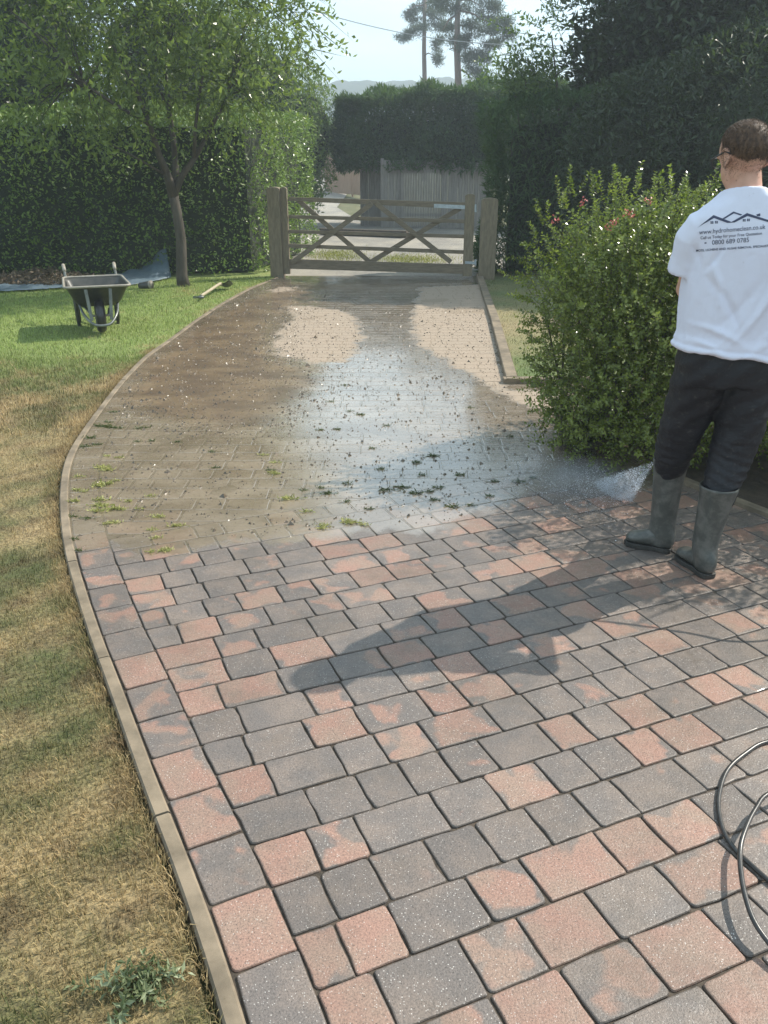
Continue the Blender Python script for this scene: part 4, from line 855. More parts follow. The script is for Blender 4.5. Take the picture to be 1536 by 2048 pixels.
# t-shirt
def ering(cx_, cy_, rx, ry, z, n=48, tx=0., p=2.5, ty=0.):
    r_ = []
    for i in range(n):
        a = 2*math.pi*i/n; c, s_ = math.cos(a), math.sin(a); r_.append(V3((cx_+rx*math.copysign(abs(c)**(2/p), c), cy_+ry*math.copysign(abs(s_)**(2/p), s_), z+tx*rx*c+ty*ry*s_)))
    return r_
mb = MB()
mb.loft([ering(1.432, 3.455, .228, .150, .985, tx=-.10), ering(1.432, 3.455, .240, .160, .994, tx=-.10), ering(1.43, 3.455, .236, .157, 1.015, tx=-.08), ering(1.424, 3.45, .220, .146, 1.06, tx=-.04), ering(1.418, 3.445, .222, .146, 1.15), ering(1.412, 3.44, .222, .146, 1.24), ering(1.408, 3.43, .216, .144, 1.33), ering(1.405, 3.42, .218, .140, 1.41), ering(1.400, 3.41, .222, .128, 1.47), ering(1.395, 3.40, .208, .112, 1.515), ering(1.385, 3.395, .165, .098, 1.555, ty=-.05), ering(1.370, 3.39, .112, .085, 1.585, ty=-.12), ering(1.358, 3.39, .078, .074, 1.612, ty=-.25)])
for (a, b, c, d, e) in ((SL+V3((.03, 0, -.01)), V3((1.205, 3.425, 1.43)), V3((1.198, 3.465, 1.302)), .074, .064), (SR+V3((-.03, 0, -.01)), V3((1.632, 3.335, 1.43)), V3((1.664, 3.275, 1.345)), .074, .068)):
    mb.tube([a, a.lerp(b, .5)+V3((0, 0, .012)), b, b.lerp(c, .5), c-(c-b).normalized()*.012, c], [d*.9, d*1.02, d*.98, e*1.02, e*1.05, e*1.0], 20)
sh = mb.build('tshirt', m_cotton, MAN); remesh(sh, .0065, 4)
co = np.array([v_.co for v_ in sh.data.vertices]); no = np.array([v_.normal for v_ in sh.data.vertices])
def ridge(a, b, w, amp):
    a, b = np.array(a), np.array(b); P2 = co[:, [0, 2]]; e = b-a; t = np.clip(((P2-a)@e)/(e@e), 0, 1); bow = np.array([-e[1], e[0]])*.06*np.sin(t*3.14)[:, None]
    d_ = np.linalg.norm(P2-a-t[:, None]*e-bow, axis=1); return amp*np.exp(-(d_/w)**2)*np.sin(np.clip(t, .02, .98)*3.14)**.5
bk_ = (no[:, 1] < .3); dsp = np.zeros(len(co))
for a, b, w, amp in (((1.53, 1.36), (1.34, 1.02), .016, .011), ((1.60, 1.30), (1.45, 1.0), .018, .012), ((1.245, 1.36), (1.30, 1.18), .012, .010), ((1.24, 1.30), (1.40, 1.08), .014, -.008), ((1.22, 1.12), (1.42, 1.035), .013, .009), ((1.50, 1.22), (1.56, 1.02), .012, -.009), ((1.22, 1.06), (1.34, 1.0), .012, .007),
                     ((1.60, 1.40), (1.50, 1.24), .013, .008), ((1.28, 1.45), (1.235, 1.33), .010, -.010), ((1.44, 1.30), (1.29, 1.10), .020, -.007), ((1.40, 1.16), (1.31, 1.03), .013, .006), ((1.60, 1.12), (1.48, 1.03), .013, .008), ((1.18, 1.42), (1.215, 1.34), .009, -.006)): dsp += ridge(a, b, w, amp)*bk_
dsp += pnoise(co*np.array([1, 1, .5]), 7, 12, 3)*.0035+pnoise(co, 26, 13, 2)*.0008
hemz = .99-.10*(co[:, 0]-1.432); dsp += .005*np.exp(-((co[:, 2]-hemz-.004)/.009)**2)-.004*np.exp(-((co[:, 2]-hemz-.022)/.006)**2)
co2 = co+no*dsp[:, None]; co2[:, 2] += .006*np.sin(co2[:, 0]*40)*np.exp(-((co[:, 2]-.985)/.03)**2); sh.data.vertices.foreach_set('co', co2.astype(np.float32).ravel()); sh.data.update()
# print on the back, laid onto the cloth
dg = bpy.context.evaluated_depsgraph_get(); BV_ = BVHTree.FromObject(sh, dg)
def lay(pts2d, faces, thick=.0012):
    out = []
    for (x, y) in pts2d:
        p0 = V3((0, 0, H)); d = ray(x, y).normalized(); h_ = BV_.ray_cast(p0, d)
        out.append(h_[0]-d*thick if h_[0] else p0+d*3.5)
    return out, faces
def subdiv2d(poly, step=3.0):
    r_ = []
    for a, b in zip(poly, poly[1:]+poly[:1]):
        n = max(1, int(math.dist(a, b)/step)); r_ += [(a[0]+(b[0]-a[0])*i/n, a[1]+(b[1]-a[1])*i/n) for i in range(n)]
    return r_
PV, PF = [], []
def addquad(p0, p1, p2, p3, n=14):
    b = len(PV)
    for i in range(n+1):
        t = i/n; PV.append((p0[0]+(p1[0]-p0[0])*t, p0[1]+(p1[1]-p0[1])*t)); PV.append((p3[0]+(p2[0]-p3[0])*t, p3[1]+(p2[1]-p3[1])*t))
    for i in range(n): PF.append((b+2*i, b+2*i+2, b+2*i+3, b+2*i+1))
addquad((1393, 457), (1427, 430), (1428, 436), (1400, 452)); addquad((1427, 430), (1466, 445), (1455, 446), (1428, 436))
addquad((1445, 437), (1467, 423), (1468, 426.5), (1449, 438)); addquad((1467, 423), (1485, 429), (1481, 431), (1468, 426.5))
addquad((1461, 445), (1494, 426), (1495, 432), (1469, 445)); addquad((1494, 426), (1546, 443), (1536, 444), (1495, 432)); addquad((1512.5, 429), (1520.5, 426.5), (1520.5, 432.5), (1514, 432), 3)
for (x, y) in ((1421, 442.5), (1430, 442), (1485.5, 438), (1494, 437.5)):
    for dx in (0, 3.2):
        for dy in (0, 2.7): addquad((x+dx, y+dy), (x+dx+2.6, y+dy-.1), (x+dx+2.6, y+dy+2.1), (x+dx, y+dy+2.2), 1)
def text2d(s, x0, y0, x1, y1, hgt, bold=0.0):
    cu = bpy.data.curves.new('t', 'FONT'); cu.body = s; cu.size = 1; cu.resolution_u = 3; cu.offset = bold; o_ = bpy.data.objects.new('t', cu); COL.objects.link(o_); bpy.context.view_layer.update()
    me = bpy.data.meshes.new_from_object(o_.evaluated_get(bpy.context.evaluated_depsgraph_get())); bm = bmesh.new(); bm.from_mesh(me); bmesh.ops.triangulate(bm, faces=bm.faces); 
    xs_ = [v_.co.x for v_ in bm.verts]; mn, mxx = min(xs_), max(xs_); b = len(PV)
    for v_ in bm.verts:
        t = (v_.co.x-mn)/(mxx-mn); PV.append((x0+(x1-x0)*t, y0+(y1-y0)*t-v_.co.y*hgt))
    bm.verts.index_update()
    for f_ in bm.faces: PF.append(tuple(b+v_.index for v_ in f_.verts)[::-1])
    bm.free(); bpy.data.objects.remove(o_)
text2d('www.hydrohomeclean.co.uk', 1398, 469, 1531, 457.5, 13, .004)
text2d('Call us Today for your Free Quotation', 1401, 478.6, 1524, 469.2, 8.2, .01)
text2d('0800 689 0785', 1424, 489.5, 1498, 484, 13, .004)
text2d('MOSS, LICHENS AND ALGAE REMOVAL SPECIALISTS', 1392, 503.5, 1540, 493.5, 6.2, .02)
addquad((1409, 485), (1413, 484.5), (1413, 487), (1409, 487.5), 1)
pv, pf = lay(PV, PF); py_mesh('shirt_print', pv, pf, m_print, sh)
# trousers
mb = MB()
mb.loft([ering(1.434, 3.46, .195, .13, .86), ering(1.434, 3.46, .212, .142, .93), ering(1.432, 3.46, .212, .140, 1.00), ering(1.43, 3.455, .20, .13, 1.06)])
for a, b, ra, rb in ((V3((1.338, 3.475, .90)), V3((1.32, 3.555, .68)), .120, .100), (V3((1.32, 3.555, .68)), KL_+V3((0, .005, -.02)), .102, .084), (KL_+V3((0, .005, -.02)), V3((1.318, 3.655, .40)), .084, .070),
                     (V3((1.525, 3.455, .90)), V3((1.525, 3.47, .68)), .120, .104), (V3((1.525, 3.47, .68)), V3((1.503, 3.465, .52)), .104, .092), (V3((1.503, 3.465, .52)), V3((1.458, 3.41, .37)), .090, .072)): mb.cap(a, b, ra, rb, 24)
tr = mb.build('trousers', m_trs, MAN); remesh(tr, .008, 4)
co = np.array([v_.co for v_ in tr.data.vertices]); no = np.array([v_.normal for v_ in tr.data.vertices])
kn = np.exp(-((co[:, 2]-.52)/.12)**2); fold = np.sin(co[:, 2]*150+co[:, 0]*30+3*pnoise(co, 3, 9, 2))*.0036*kn*(.6+.6*pnoise(co, 5, 29, 2))+np.sin(co[:, 2]*60-co[:, 0]*50+2*pnoise(co, 2, 19, 2))*.0035*(1-kn)+pnoise(co*np.array([1, 1, .5]), 8, 14, 3)*.004
tr.data.vertices.foreach_set('co', (co+no*fold[:, None]).astype(np.float32).ravel()); tr.data.update()
mb = MB(); 
for sx_, (xx, zz) in enumerate(((1.345, .93), (1.50, .925))): pass
# wellington boots
def boot(top, ank, heel, toe, rt_, ra):
    top, ank, heel, toe = map(V3, (top, ank, heel, toe)); fdir = (toe-heel); fdir.z = 0; Lf = fdir.length; fdir.normalize(); sd = V3((-fdir.y, fdir.x, 0)); mb = MB(); rings = []
    def ring(c, a, b, n=24, tilt=0.): return [c+fdir*(a*math.cos(2*math.pi*i/n))+sd*(b*math.sin(2*math.pi*i/n))+V3((0, 0, tilt*a*math.cos(2*math.pi*i/n))) for i in range(n)]
    rings.append(ring(top+V3((0, 0, -.04)), rt_*.90, rt_*.86)); rings.append(ring(top, rt_*.94, rt_*.90)); rings.append(ring(top+V3((0, 0, .002)), rt_*1.03, rt_*.99)); rings.append(ring(top+V3((0, 0, -.014)), rt_*1.04, rt_*1.0)); rings.append(ring(top+V3((0, 0, -.018)), rt_, rt_*.96))
    for t in (.25, .5, .75): c = top.lerp(ank, t); r_ = rt_+(ra-rt_)*t; rings.append(ring(c, r_*(1+.02*math.sin(t*20)), r_*.93))
    rings.append(ring(ank, ra*1.12, ra*.92)); c = heel+fdir*.052; c.z = .062; rings.append(ring(c+V3((0, 0, .012)), ra*1.28, ra*.84, tilt=-.2)); c2 = c.copy(); c2.z = .03; rings.append(ring(c2, ra*1.15, ra*.70)); c3 = c.copy(); c3.z = .022; rings.append(ring(c3, .045, .032))
    mb.loft(rings); o_ = mb.build('wellington_boot', m_boot, MAN, True)
    # foot
    m2 = MB(); fr = []
    for t, w_, h_ in ((.02, .028, .05), (.10, .038, .085), (.28, .041, .105), (.45, .042, .088), (.62, .047, .068), (.80, .049, .056), (.93, .040, .046), (.995, .016, .028)):
        c = heel+fdir*(Lf*t); fr.append([c+sd*(w_*math.cos(a))+V3((0, 0, .018+max(0, (math.sin(a)*.5+.5))*h_)) for a in [2*math.pi*i/18 for i in range(18)]])
    m2.loft(fr); b_ = len(mb.V); me2 = m2
    mb.V = list(mb.V)+list(m2.V); mb.F = list(mb.F)+[tuple(i+b_ for i in f_) for f_ in m2.F]
    bpy.data.objects.remove(o_); o_ = mb.build('wellington_boot', m_boot, MAN, True); m_ = o_.modifiers.new('s', 'SUBSURF'); m_.levels = m_.render_levels = 1
    ms = MB(); out = []
    prof = ((-.01, .022), (.03, .034), (.12, .040), (.30, .036), (.42, .037), (.62, .048), (.80, .050), (.93, .042), (1.01, .018))
    L_ = [heel+fdir*(Lf*t)+sd*w_ for t, w_ in prof]; R2 = [heel+fdir*(Lf*t)-sd*w_ for t, w_ in prof][::-1]; P_ = L_+R2
    ms.loft([[V3((p.x, p.y, .001)) for p in P_], [V3((p.x, p.y, .024)) for p in P_]]); ms.build('sole', m_sole, o_, bevel=.003)
boot((1.318, 3.655, .452), AL+V3((.004, 0, .01)), (1.362, 3.615, 0), (1.175, 3.725, 0), .078, .053)
boot((1.452, 3.405, .418), AR+V3((0, 0, .01)), (1.447, 3.335, 0), (1.388, 3.565, 0), .082, .055)
# ------------------------------------------------------------ lance, spray, hose
LA = empty('pressure_washer_lance', N1, 'black and steel pressure washer lance held in both hands, pointing down to the spray', 'lance')
mb = MB(); mb.tube([N0+ld*.05, N0+ld*.45, N0+ld*.60], .0075, 10); mb.build('lance_tube', m_steel, LA, True)
mb = MB(); mb.tube([N0, N0+ld*.02, N0+ld*.06], [.009, .013, .012], 10); mb.build('nozzle', m_blackp, LA, True)
mb = MB(); mb.tube([N0+ld*.52, N0+ld*.60, N0+ld*.80, N1], [.014, .017, .016, .02], 12); mb.cap(N1, N1+ld*.06, .021, .018); mb.cap(N1, N1+V3((.03, -.03, -.10)), .018, .014); mb.build('trigger_gun', m_blackp, LA, True)
# spray: fan of fine drops and mist from the nozzle to the paving
tgt = [G(1188, 968), G(1205, 985), G(1235, 1000), G(1262, 1006)]
n = 9000; t = RNG.random(n)**.40; f_ = RNG.random(n); tx = np.interp(f_, [0, .33, .66, 1], [p.x for p in tgt]); ty = np.interp(f_, [0, .33, .66, 1], [p.y for p in tgt])
P = np.array(tuple(N0))*(1-t[:, None])+np.stack([tx, ty, np.full(n, .01)], 1)*t[:, None]+RNG.normal(0, .008, (n, 3))*(.3+t[:, None])
n2 = 5200; a = RNG.random(n2); bt = np.array([tuple(G(1225, 992))]); Q = bt+np.stack([-np.abs(RNG.normal(0, .26, n2)), RNG.normal(.12, .22, n2), np.abs(RNG.normal(0, .05, n2))+.005], 1)
P = np.concatenate([P, Q]); P[:, 2] = np.maximum(P[:, 2], .004); sz = RNG.lognormal(0, .4, len(P))*.00095
oc = np.array([[1,0,0],[-1,0,0],[0,1,0],[0,-1,0],[0,0,1],[0,0,-1]]); of = np.array([[0,2,4],[2,1,4],[1,3,4],[3,0,4],[2,0,5],[1,2,5],[3,1,5],[0,3,5]])
VV = (P[:, None]+oc[None]*sz[:, None, None]).reshape(-1, 3); TT = (np.arange(len(P))[:, None, None]*6+of[None]).reshape(-1, 3)
k = NT('water_drops'); gl = k.n('BsdfTranslucent'); gl.inputs[0].default_value = (.9, .93, 1, 1); p_ = k.pbr((.85, .88, .92), .15, spec=.8); mxs = k.n('MixShader'); mxs.inputs[0].default_value = .5; k.t.links.new(p_, mxs.inputs[1]); k.t.links.new(gl.outputs[0], mxs.inputs[2]); m_drop = k.done(mxs.outputs[0])
SPR = empty('water_spray', tuple(G(1225, 992)), 'fan of bright water spray hitting the wet paving left of the boots', 'spray')
o = arr_mesh('droplets', VV, TT, m_drop, SPR); o['kind'] = 'stuff'
def mist(name, pts_bot, top, dens, parent):
    mb = MB(); r0 = [V3(p) for p in pts_bot]; c = sum(r0, V3((0, 0, 0)))/len(r0); T = V3(top); rings = []
    for s_ in (0, .25, .5, .75, .97): rings.append([p.lerp(T, s_)+V3((0, 0, .003)) for p in r0])
    mb.loft(rings); k = NT(name+'_air'); pv = k.n('VolumePrincipled'); pv.inputs['Color'].default_value = (.92, .95, 1, 1); pv.inputs['Anisotropy'].default_value = .3
    nz = k.noise(7, 4, k.obj(), .6); k.set(pv.inputs['Density'], k.ramp(nz, .30, .75, dens*.15, dens)); k.t.links.new(pv.outputs[0], k.out.inputs['Volume']); o = mb.build(name, k.m, parent); o['kind'] = 'stuff'
    return o
mist('spray_fan', [G(1186, 974), G(1202, 988), G(1232, 1002), G(1262, 1007), G(1262, 1002), G(1235, 995), G(1205, 978)], N0, 9.0, SPR)
cm = G(1130, 965); mb = MB(); mb.ball(cm+V3((.02, 0, .0)), (.52, .42, .16), 28, 16); 
for v_ in mb.V: v_.z = max(v_.z, .005)
k = NT('ground_mist'); pv = k.n('VolumePrincipled'); pv.inputs['Color'].default_value = (.9, .94, 1, 1); 
tcn = k.n('TexCoord'); mpn = k.n('Mapping'); k.set(mpn.inputs[0], tcn.outputs['Object']); mpn.inputs['Location'].default_value = (-(cm.x+.02)/.52, -cm.y/.42, 0); mpn.inputs['Scale'].default_value = (1/.52, 1/.42, 1/.16)
ln = k.n('VectorMath', operation='LENGTH'); k.set(ln.inputs[0], mpn.outputs[0]); fall = k.ramp(ln.outputs['Value'], .15, 1.0, 1.0, 0.0); nz = k.ramp(k.noise(4.5, 5, k.obj(), .6), .25, .75, .2, 1.0)
k.set(pv.inputs['Density'], k.math('MULTIPLY', k.math('MULTIPLY', fall, nz), 3.2)); k.t.links.new(pv.outputs[0], k.out.inputs['Volume']); o = mb.build('drifting_mist', k.m, SPR, True); o['kind'] = 'stuff'
# high pressure hose: from the gun, behind the frame edge, to the loops bottom right
def smooth_pts(P_, n, z=None):
    P_ = [V3(p) for p in P_]; out = []
    for i in range(len(P_)-1):
        p0, p1, p2, p3 = P_[max(i-1, 0)], P_[i], P_[i+1], P_[min(i+2, len(P_)-1)]
        for j in range(n):
            t = j/n; out.append(.5*((2*p1)+(p2-p0)*t+(2*p0-5*p1+4*p2-p3)*t*t+(3*p1-p0-3*p2+p3)*t**3))
    return out+[P_[-1]]
r0 = .0068
air = [N1+V3((.03, -.03, -.10)), V3((1.68, 3.40, .93)), V3((1.80, 3.22, .72)), V3((1.92, 3.12, .66)), V3((2.08, 3.12, .62)), V3((2.25, 3.2, .42)), V3((2.35, 3.3, .15)), V3((2.35, 3.1, r0))]
gnd = [V3((2.1, 2.5, r0)), G(1640, 1470, r0), G(1536, 1483, r0), G(1492, 1506, r0), G(1455, 1540, r0), G(1439, 1585, r0), G(1438, 1625, r0), G(1450, 1668, r0), G(1475, 1704, r0), G(1505, 1732, r0), G(1545, 1768, r0), G(1620, 1830, r0), G(1720, 1880, r0), G(1820, 1800, r0+.01), G(1780, 1640, r0+.012), G(1660, 1560, r0+.02),
       G(1545, 1584, .05), G(1510, 1620, .055), G(1487, 1670, .055), G(1480, 1705, .05), G(1482, 1745, .05), G(1490, 1790, .05), G(1507, 1840, .045), G(1537, 1885, .035), G(1600, 1960, .02), G(1700, 2060, r0)]
mb = MB(); mb.tube(smooth_pts(air+gnd, 6), .0066, 10); tag(mb.build('pressure_hose', m_black, None, True), 'thin black pressure hose looping over the paving at the bottom right corner', 'hose')
# ------------------------------------------------------------ wheelbarrow
m_tray = simple('barrow_tray', (.022, .024, .022), (.06, .058, .05), 9, .42, .3, .004, spec=.5); m_rim = simple('scuffed_rim', (.22, .20, .165), (.33, .30, .25), 15, .6); m_tube = simple('barrow_tube', (.12, .13, .125), (.21, .225, .215), 12, .4, metal=.5)
WB0 = G(205, 665); wd = V3((-.36, .933, 0)).normalized(); wx = V3((wd.y, -wd.x, 0)); WB = lambda x, y, z: WB0+wx*x+wd*y+V3((0, 0, z))
R = empty('wheelbarrow', WB0, 'black tray wheelbarrow standing on the lawn with its wheel towards the drive', 'wheelbarrow')
def rr(x0, y0, y1, z0, z1, c=.05, n=4, xb=None):
    xb = xb if xb else x0; pts = []
    for (sx_, yy, a0, xx) in ((1, y0, -90, x0), (1, y1, 0, xb), (-1, y1, 90, xb), (-1, y0, 180, x0)):
        for i in range(n+1):
            a = math.radians(a0+90*i/n); cy_ = yy+(c if yy == y0 else -c); pts.append((sx_*(xx-c)+c*math.cos(a), cy_+c*math.sin(a)))
    return [WB(x, y, z0+(z1-z0)*(y-y0)/(y1-y0)) for x, y in pts]
OUT = [rr(.335, -.20, .74, .515, .515, .06, xb=.32), rr(.31, -.165, .70, .49, .49, .06, xb=.30), rr(.245, -.02, .60, .34, .36, .06, xb=.25), rr(.20, .08, .54, .275, .29, .05, xb=.21)]
INN = [rr(.19, .09, .53, .285, .30, .05, xb=.20), rr(.235, -.01, .59, .345, .365, .06, xb=.24), rr(.298, -.150, .688, .488, .488, .06, xb=.29)]
mb = MB(); mb.loft(OUT[:]+INN[:1], cap=False); mb.loft(INN, cap=False); b = len(mb.V); mb.add(OUT[-1], [tuple(range(len(OUT[-1])))]); mb.add([p+V3((0, 0, .001)) for p in INN[0]], [tuple(range(len(INN[0])))]); mb.build('tray', m_tray, R, True)
mb = MB(); q = OUT[0]; mb.tube(q+[q[0], q[1]], .013, 8, False); mb.build('rim', m_rim, R, True)
mb = MB()
for i in range(1): pass
rings = []; NW = 32
for j in range(13):
    a = 2*math.pi*j/12; rings.append([WB(.045*math.cos(a)*1.1, (.145+.037*math.sin(a))*math.cos(2*math.pi*i/NW), .183+(.145+.037*math.sin(a))*math.sin(2*math.pi*i/NW)) for i in range(NW)])
mb.loft(rings, cap=False); tyre_v = mb
WH = mb.build('wheel', m_black, R, True)
mb = MB(); mb.tube([WB(-.03, 0, .183), WB(.03, 0, .183)], .10, 20); mb.tube([WB(-.09, 0, .183), WB(.09, 0, .183)], .012, 10); mb.build('hub', m_rim, WH)
mb = MB()
for s_ in (-1, 1): mb.tube(smooth_pts([WB(s_*.085, 0, .183), WB(s_*.13, .25, .235), WB(s_*.23, .60, .30), WB(s_*.27, .85, .43), WB(s_*.285, 1.05, .50), WB(s_*.285, 1.12, .53)], 4), .016, 10)
mb.build('frame', m_tube, R, True)
mb = MB(); mb.tube(smooth_pts([WB(-.20, .06, .30), WB(-.17, -.12, .22), WB(-.09, -.24, .135), WB(0, -.26, .118), WB(.09, -.24, .135), WB(.17, -.12, .22), WB(.20, .06, .30)], 5), .014, 10); mb.build('front_hoop', m_tube, R, True)
for s_ in (-1, 1): mb = MB(); mb.beam(WB(s_*.125, -.185, .49), WB(s_*.10, -.20, .165), .034, .012, up=tuple(wd)); mb.build('front_strap', m_tube, R, bevel=.003)
for s_ in (-1, 1): mb = MB(); mb.tube([WB(s_*.25, 1.10, .525), WB(s_*.285, 1.14, .545), WB(s_*.29, 1.27, .60)][1:], .021, 10); mb.build('handle_grip', m_rim, R, True)
for s_ in (-1, 1): mb = MB(); mb.tube(smooth_pts([WB(s_*.22, .46, .30), WB(s_*.215, .55, .02), WB(s_*.215, .60, .008), WB(s_*.22, .66, .02), WB(s_*.23, .74, .33)], 4), .017, 8); mb.beam(WB(s_*.215, .52, .30), WB(s_*.212, .56, .03), .05, .012, up=tuple(wd)); mb.build('leg', m_tray, R, True)
# ------------------------------------------------------------ shovel, tarp, clippings, pot
a, b = G(402, 592, .05), G(440, 572, .07); R = empty('shovel', (a.x, a.y, 0), 'shovel lying on the lawn near the drive edge with a pale wooden handle', 'shovel'); d = (b-a).normalized(); s_ = V3((d.y, -d.x, 0)).normalized()
mb = MB(); mb.tube(smooth_pts([a, a.lerp(b, .5)+V3((0, 0, .015)), b+V3((0, 0, .03)), b+d*.06], 4), .021, 10); mb.build('handle', simple('ash_handle', (.42, .36, .25), (.34, .28, .19), 10, .6), R, True)
mb = MB(); mb.tube([a+s_*.065-d*.11, a-s_*.065-d*.11, a-d*.01, a+s_*.065-d*.11], .016, 8); mb.build('grip', m_tube, R, True)
mb = MB(); rings = []
for t in range(7):
    u = t/6; w = .135*(1-.25*u**3); rings.append([b+d*(.02+.30*u)+s_*(w*q)+V3((0, 0, .03-.10*u+.05*q*q+(.0 if k_ else .004))) for k_, qs in ((1, np.linspace(-1, 1, 7)), (0, np.linspace(1, -1, 7))) for q in qs])
mb.loft(rings); mb.build('blade', m_tray, R, True)
m_tarp = simple('blue_grey_tarp', (.085, .125, .16), (.13, .175, .21), 5, .5, .5, .02)
fr = [(-90, 590), (-30, 586), (60, 582), (130, 577), (240, 574), (300, 566), (343, 556)]; zt = [.015, .015, .02, .02, .03, .10, .42]; V_ = []
NX, NY = 50, 16
for i in range(NX):
    t = i/(NX-1)*6; j = min(int(t), 5); f_ = t-j; x = fr[j][0]*(1-f_)+fr[j+1][0]*f_; y = fr[j][1]*(1-f_)+fr[j+1][1]*f_; zz = zt[j]*(1-f_)+zt[j+1]*f_; p = G(x, y); dp = 1.2*(1-f_*.5 if j == 5 else 1)
    for q in range(NY): u = q/(NY-1); V_.append((p.x-.30*dp*u, p.y+dp*u*.9, .012+zz*u**1.3+.018*(1+math.sin(i*1.3+q*.7))*u+.012*random.random()))
Fq = [(i*NY+q, (i+1)*NY+q, (i+1)*NY+q+1, i*NY+q+1) for i in range(NX-1) for q in range(NY-1)]
o = py_mesh('tarpaulin', V_, Fq, m_tarp, None, True); m_ = o.modifiers.new('s', 'SOLIDIFY'); m_.thickness = .003; tag(o, 'blue grey tarpaulin spread along the foot of the hedge with one corner lifted', 'tarpaulin')
n = 5200; y0 = RNG.random(n); px_ = RNG.uniform(-80, 215, n); Pb = np.array([tuple(G(x, 578)) for x in px_]); Pb[:, 1] += .25+y0*.85; Pb[:, 0] -= .1*y0; hump = np.exp(-((px_-60)/90)**2)*.16+.03
Pb[:, 2] = .04+RNG.random(n)*hump*np.sin(np.clip(y0, .02, 1)*3.14); L_ = RNG.uniform(.03, .08, n); V_, T_ = leafset(Pb, rnd_dirs(n)*np.array([1, 1, .4]), rnd_dirs(n), L_, L_*.4)
r_ = np.repeat(RNG.random(n), 4); arr_mesh('hedge_clippings', V_, T_, leafmat('dry_clippings', (.06, .045, .03), (.20, .15, .10), .1, .6, .3), None, {'rnd': np.stack([r_]*3, 1)})['kind'] = 'stuff'
pt = G(294, 570, .07); R = empty('plant_pot', (pt.x, pt.y, 0), 'small dark pot lying on its side at the edge of the tarp', 'pot'); ax = V3((.9, -.35, .12)).normalized()
mb = MB(); mb.tube([pt-ax*.14, pt-ax*.13, pt+ax*.06], [.034, .042, .056], 16); mb.build('pot', m_tray, R, True); mb = MB(); mb.tube([pt+ax*.055, pt+ax*.08, pt+ax*.08, pt+ax*.065], [.057, .060, .054, .054], 16, False); mb.build('rim', m_rim, R, True)
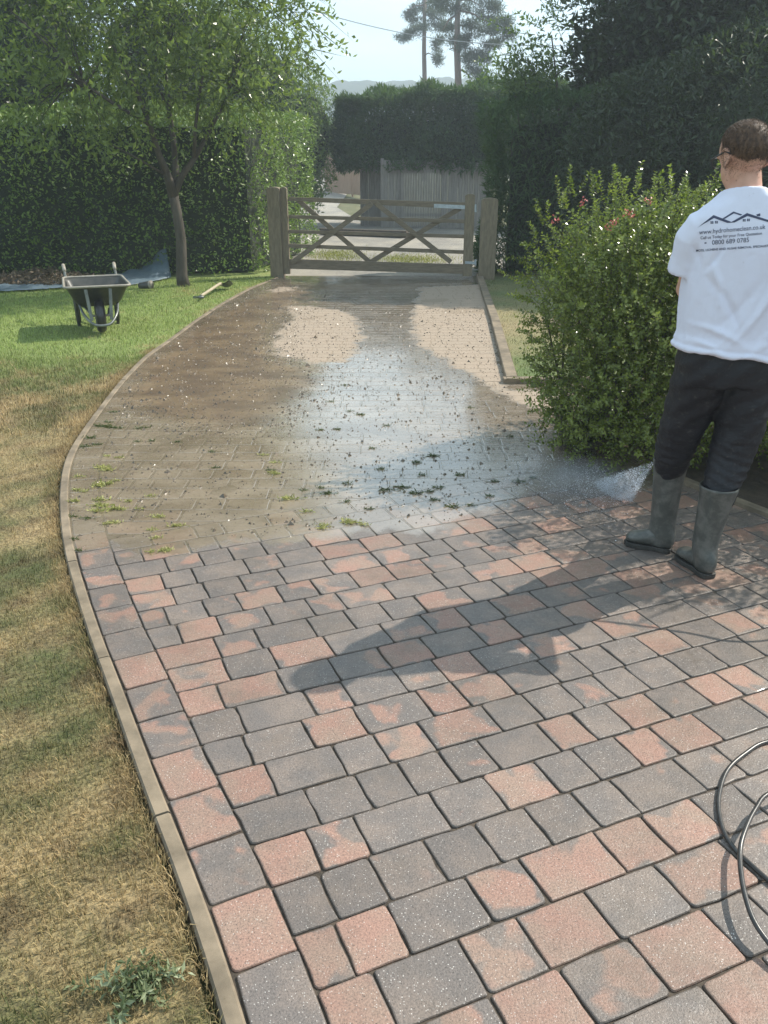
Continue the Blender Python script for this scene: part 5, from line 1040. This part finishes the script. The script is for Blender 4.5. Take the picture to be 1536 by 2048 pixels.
# ------------------------------------------------------------ weeds in the joints
m_weed = leafmat('weed_leaf', (.22, .22, .07), (.52, .50, .20), .3, .5, .3); m_weedd = leafmat('wet_weed_leaf', (.05, .07, .025), (.12, .13, .05), .3, .35, .5)
WG, WD = 'weed tufts rooted in the paving joints', 'uprooted dark weed tufts lying on the wet silt'
cnt = 0; places = set()
def place_words(x, y):
    c = 'left' if x < 420 else ('middle' if x < 760 else 'right'); return c
weeds = [(205,935,.055,0),(213,940,.05,0),(208,968,.06,0),(200,972,.05,0),(228,962,.035,0),(203,1000,.05,0),(200,1012,.06,0),(197,1022,.055,0),(228,1018,.05,0),(243,1019,.04,0),(256,1003,.03,0),(280,1018,.035,0),(300,992,.035,0),(316,1033,.04,0),(322,1034,.03,0),(230,1045,.04,0),(213,1047,.03,0),(304,1060,.035,0),(312,1076,.03,0),(350,1052,.04,0),(362,1051,.035,0),(300,1104,.035,0),(325,1102,.04,0),(335,1100,.03,0),(157,953,.03,0),(152,980,.04,0),(146,1003,.045,0),(168,983,.03,0),(175,1036,.04,1),(145,1032,.035,1),(150,1078,.035,1),(157,1101,.035,1),(215,912,.03,0),(238,915,.03,0),
    (200,852,.05,1),(212,853,.05,1),(225,855,.045,1),(240,856,.04,1),(282,856,.05,1),(180,876,.05,1),(196,889,.04,1),(172,893,.05,1),(216,844,.04,1),(228,824,.04,1),(278,883,.035,1),(304,882,.035,1),(424,903,.035,1),(430,935,.035,1),(355,884,.03,1),
    (578,998,.055,0),(656,987,.045,1),(640,975,.03,1),(694,1003,.035,1),(738,1018,.035,1),(692,967,.035,1),(608,980,.035,1),(545,945,.035,0),(552,948,.04,0),(548,925,.035,0),(528,910,.03,0),(540,940,.03,1),(646,1052,.045,0),(645,1057,.035,0),(614,1023,.04,0),(693,1040,.03,0),(700,1046,.045,0),(728,1050,.035,0),(715,1045,.035,0),
    (774,980,.05,1),(805,974,.05,1),(830,986,.05,1),(858,983,.04,1),(880,975,.04,1),(760,938,.04,1),(832,925,.045,1),(865,912,.05,1),(845,950,.04,1),(920,950,.04,1),(1040,963,.05,1),(990,963,.04,1),(1065,955,.035,1),(868,1000,.04,1),(905,1013,.045,1),(940,1010,.035,1),(980,992,.035,1),(720,829,.04,1),(662,803,.03,1),(676,858,.035,1),(774,851,.035,1),(744,896,.03,1),(700,822,.03,1),(690,770,.025,1),(640,860,.025,1),(1022,873,.03,1),(940,815,.03,1)]
m_mud = m_crumb
for (x, y, s_, dk) in weeds:
    s_ = max(s_, .035)
    p = G(x, y, .002); n = int(44*(s_/.04)); B0 = np.tile(np.array(tuple(p)), (n, 1))+RNG.normal(0, 1, (n, 3))*np.array([s_*.42, s_*.14, 0]); D = unit(rnd_dirs(n)*np.array([1.2, 1, .4])+np.array([0, 0, .45 if not dk else .25]))
    L_ = s_*RNG.uniform(.25, .75, n); V_, T_ = leafset(B0, D, rnd_dirs(n), L_, L_*.22); r_ = np.repeat(RNG.random(n), 4)
    o = arr_mesh('weed_tuft', V_, T_, m_weedd if dk else m_weed, None, {'rnd': np.stack([r_]*3, 1)})
    tag(o, 'small dark wet weed tuft lying loose on the silty paving' if dk else 'small yellow green weed tuft growing in a paving joint', 'weed', WD if dk else WG)
# broad weed in the lawn, bottom left
p = G(262, 1985); R = []; n = 26; B0 = np.tile(np.array([p.x, p.y, .0]), (n, 1))+RNG.normal(0, .022, (n, 3))*np.array([1, 1, 0]); D = unit(rnd_dirs(n)*np.array([1, 1, .25])+np.array([0, 0, .38])); P_, DD_ = [], []
a_, b_ = sprigs(B0, D, 16, .09, .026, .009, .3, .9, .35, .35); V_, T_, r_ = merge([a_, b_]); o = arr_mesh('thistle', V_, T_, leafmat('thistle_leaf', (.085, .11, .045), (.32, .36, .22), .25, .5, .4), None, {'rnd': np.stack([r_]*3, 1)}); tag(o, 'spiky grey green weed in the dry lawn at the bottom left', 'weed')
# ------------------------------------------------------------ air
mb = MB(); mb.box((-235, -12, -1.1), (235, 305, 27)); k = NT('haze'); pv = k.n('VolumePrincipled'); pv.inputs['Color'].default_value = (.80, .90, 1.0, 1); pv.inputs['Density'].default_value = .0029; pv.inputs['Anisotropy'].default_value = .35
k.t.links.new(pv.outputs[0], k.out.inputs['Volume']); mb.build('haze', k.m)['kind'] = 'stuff'
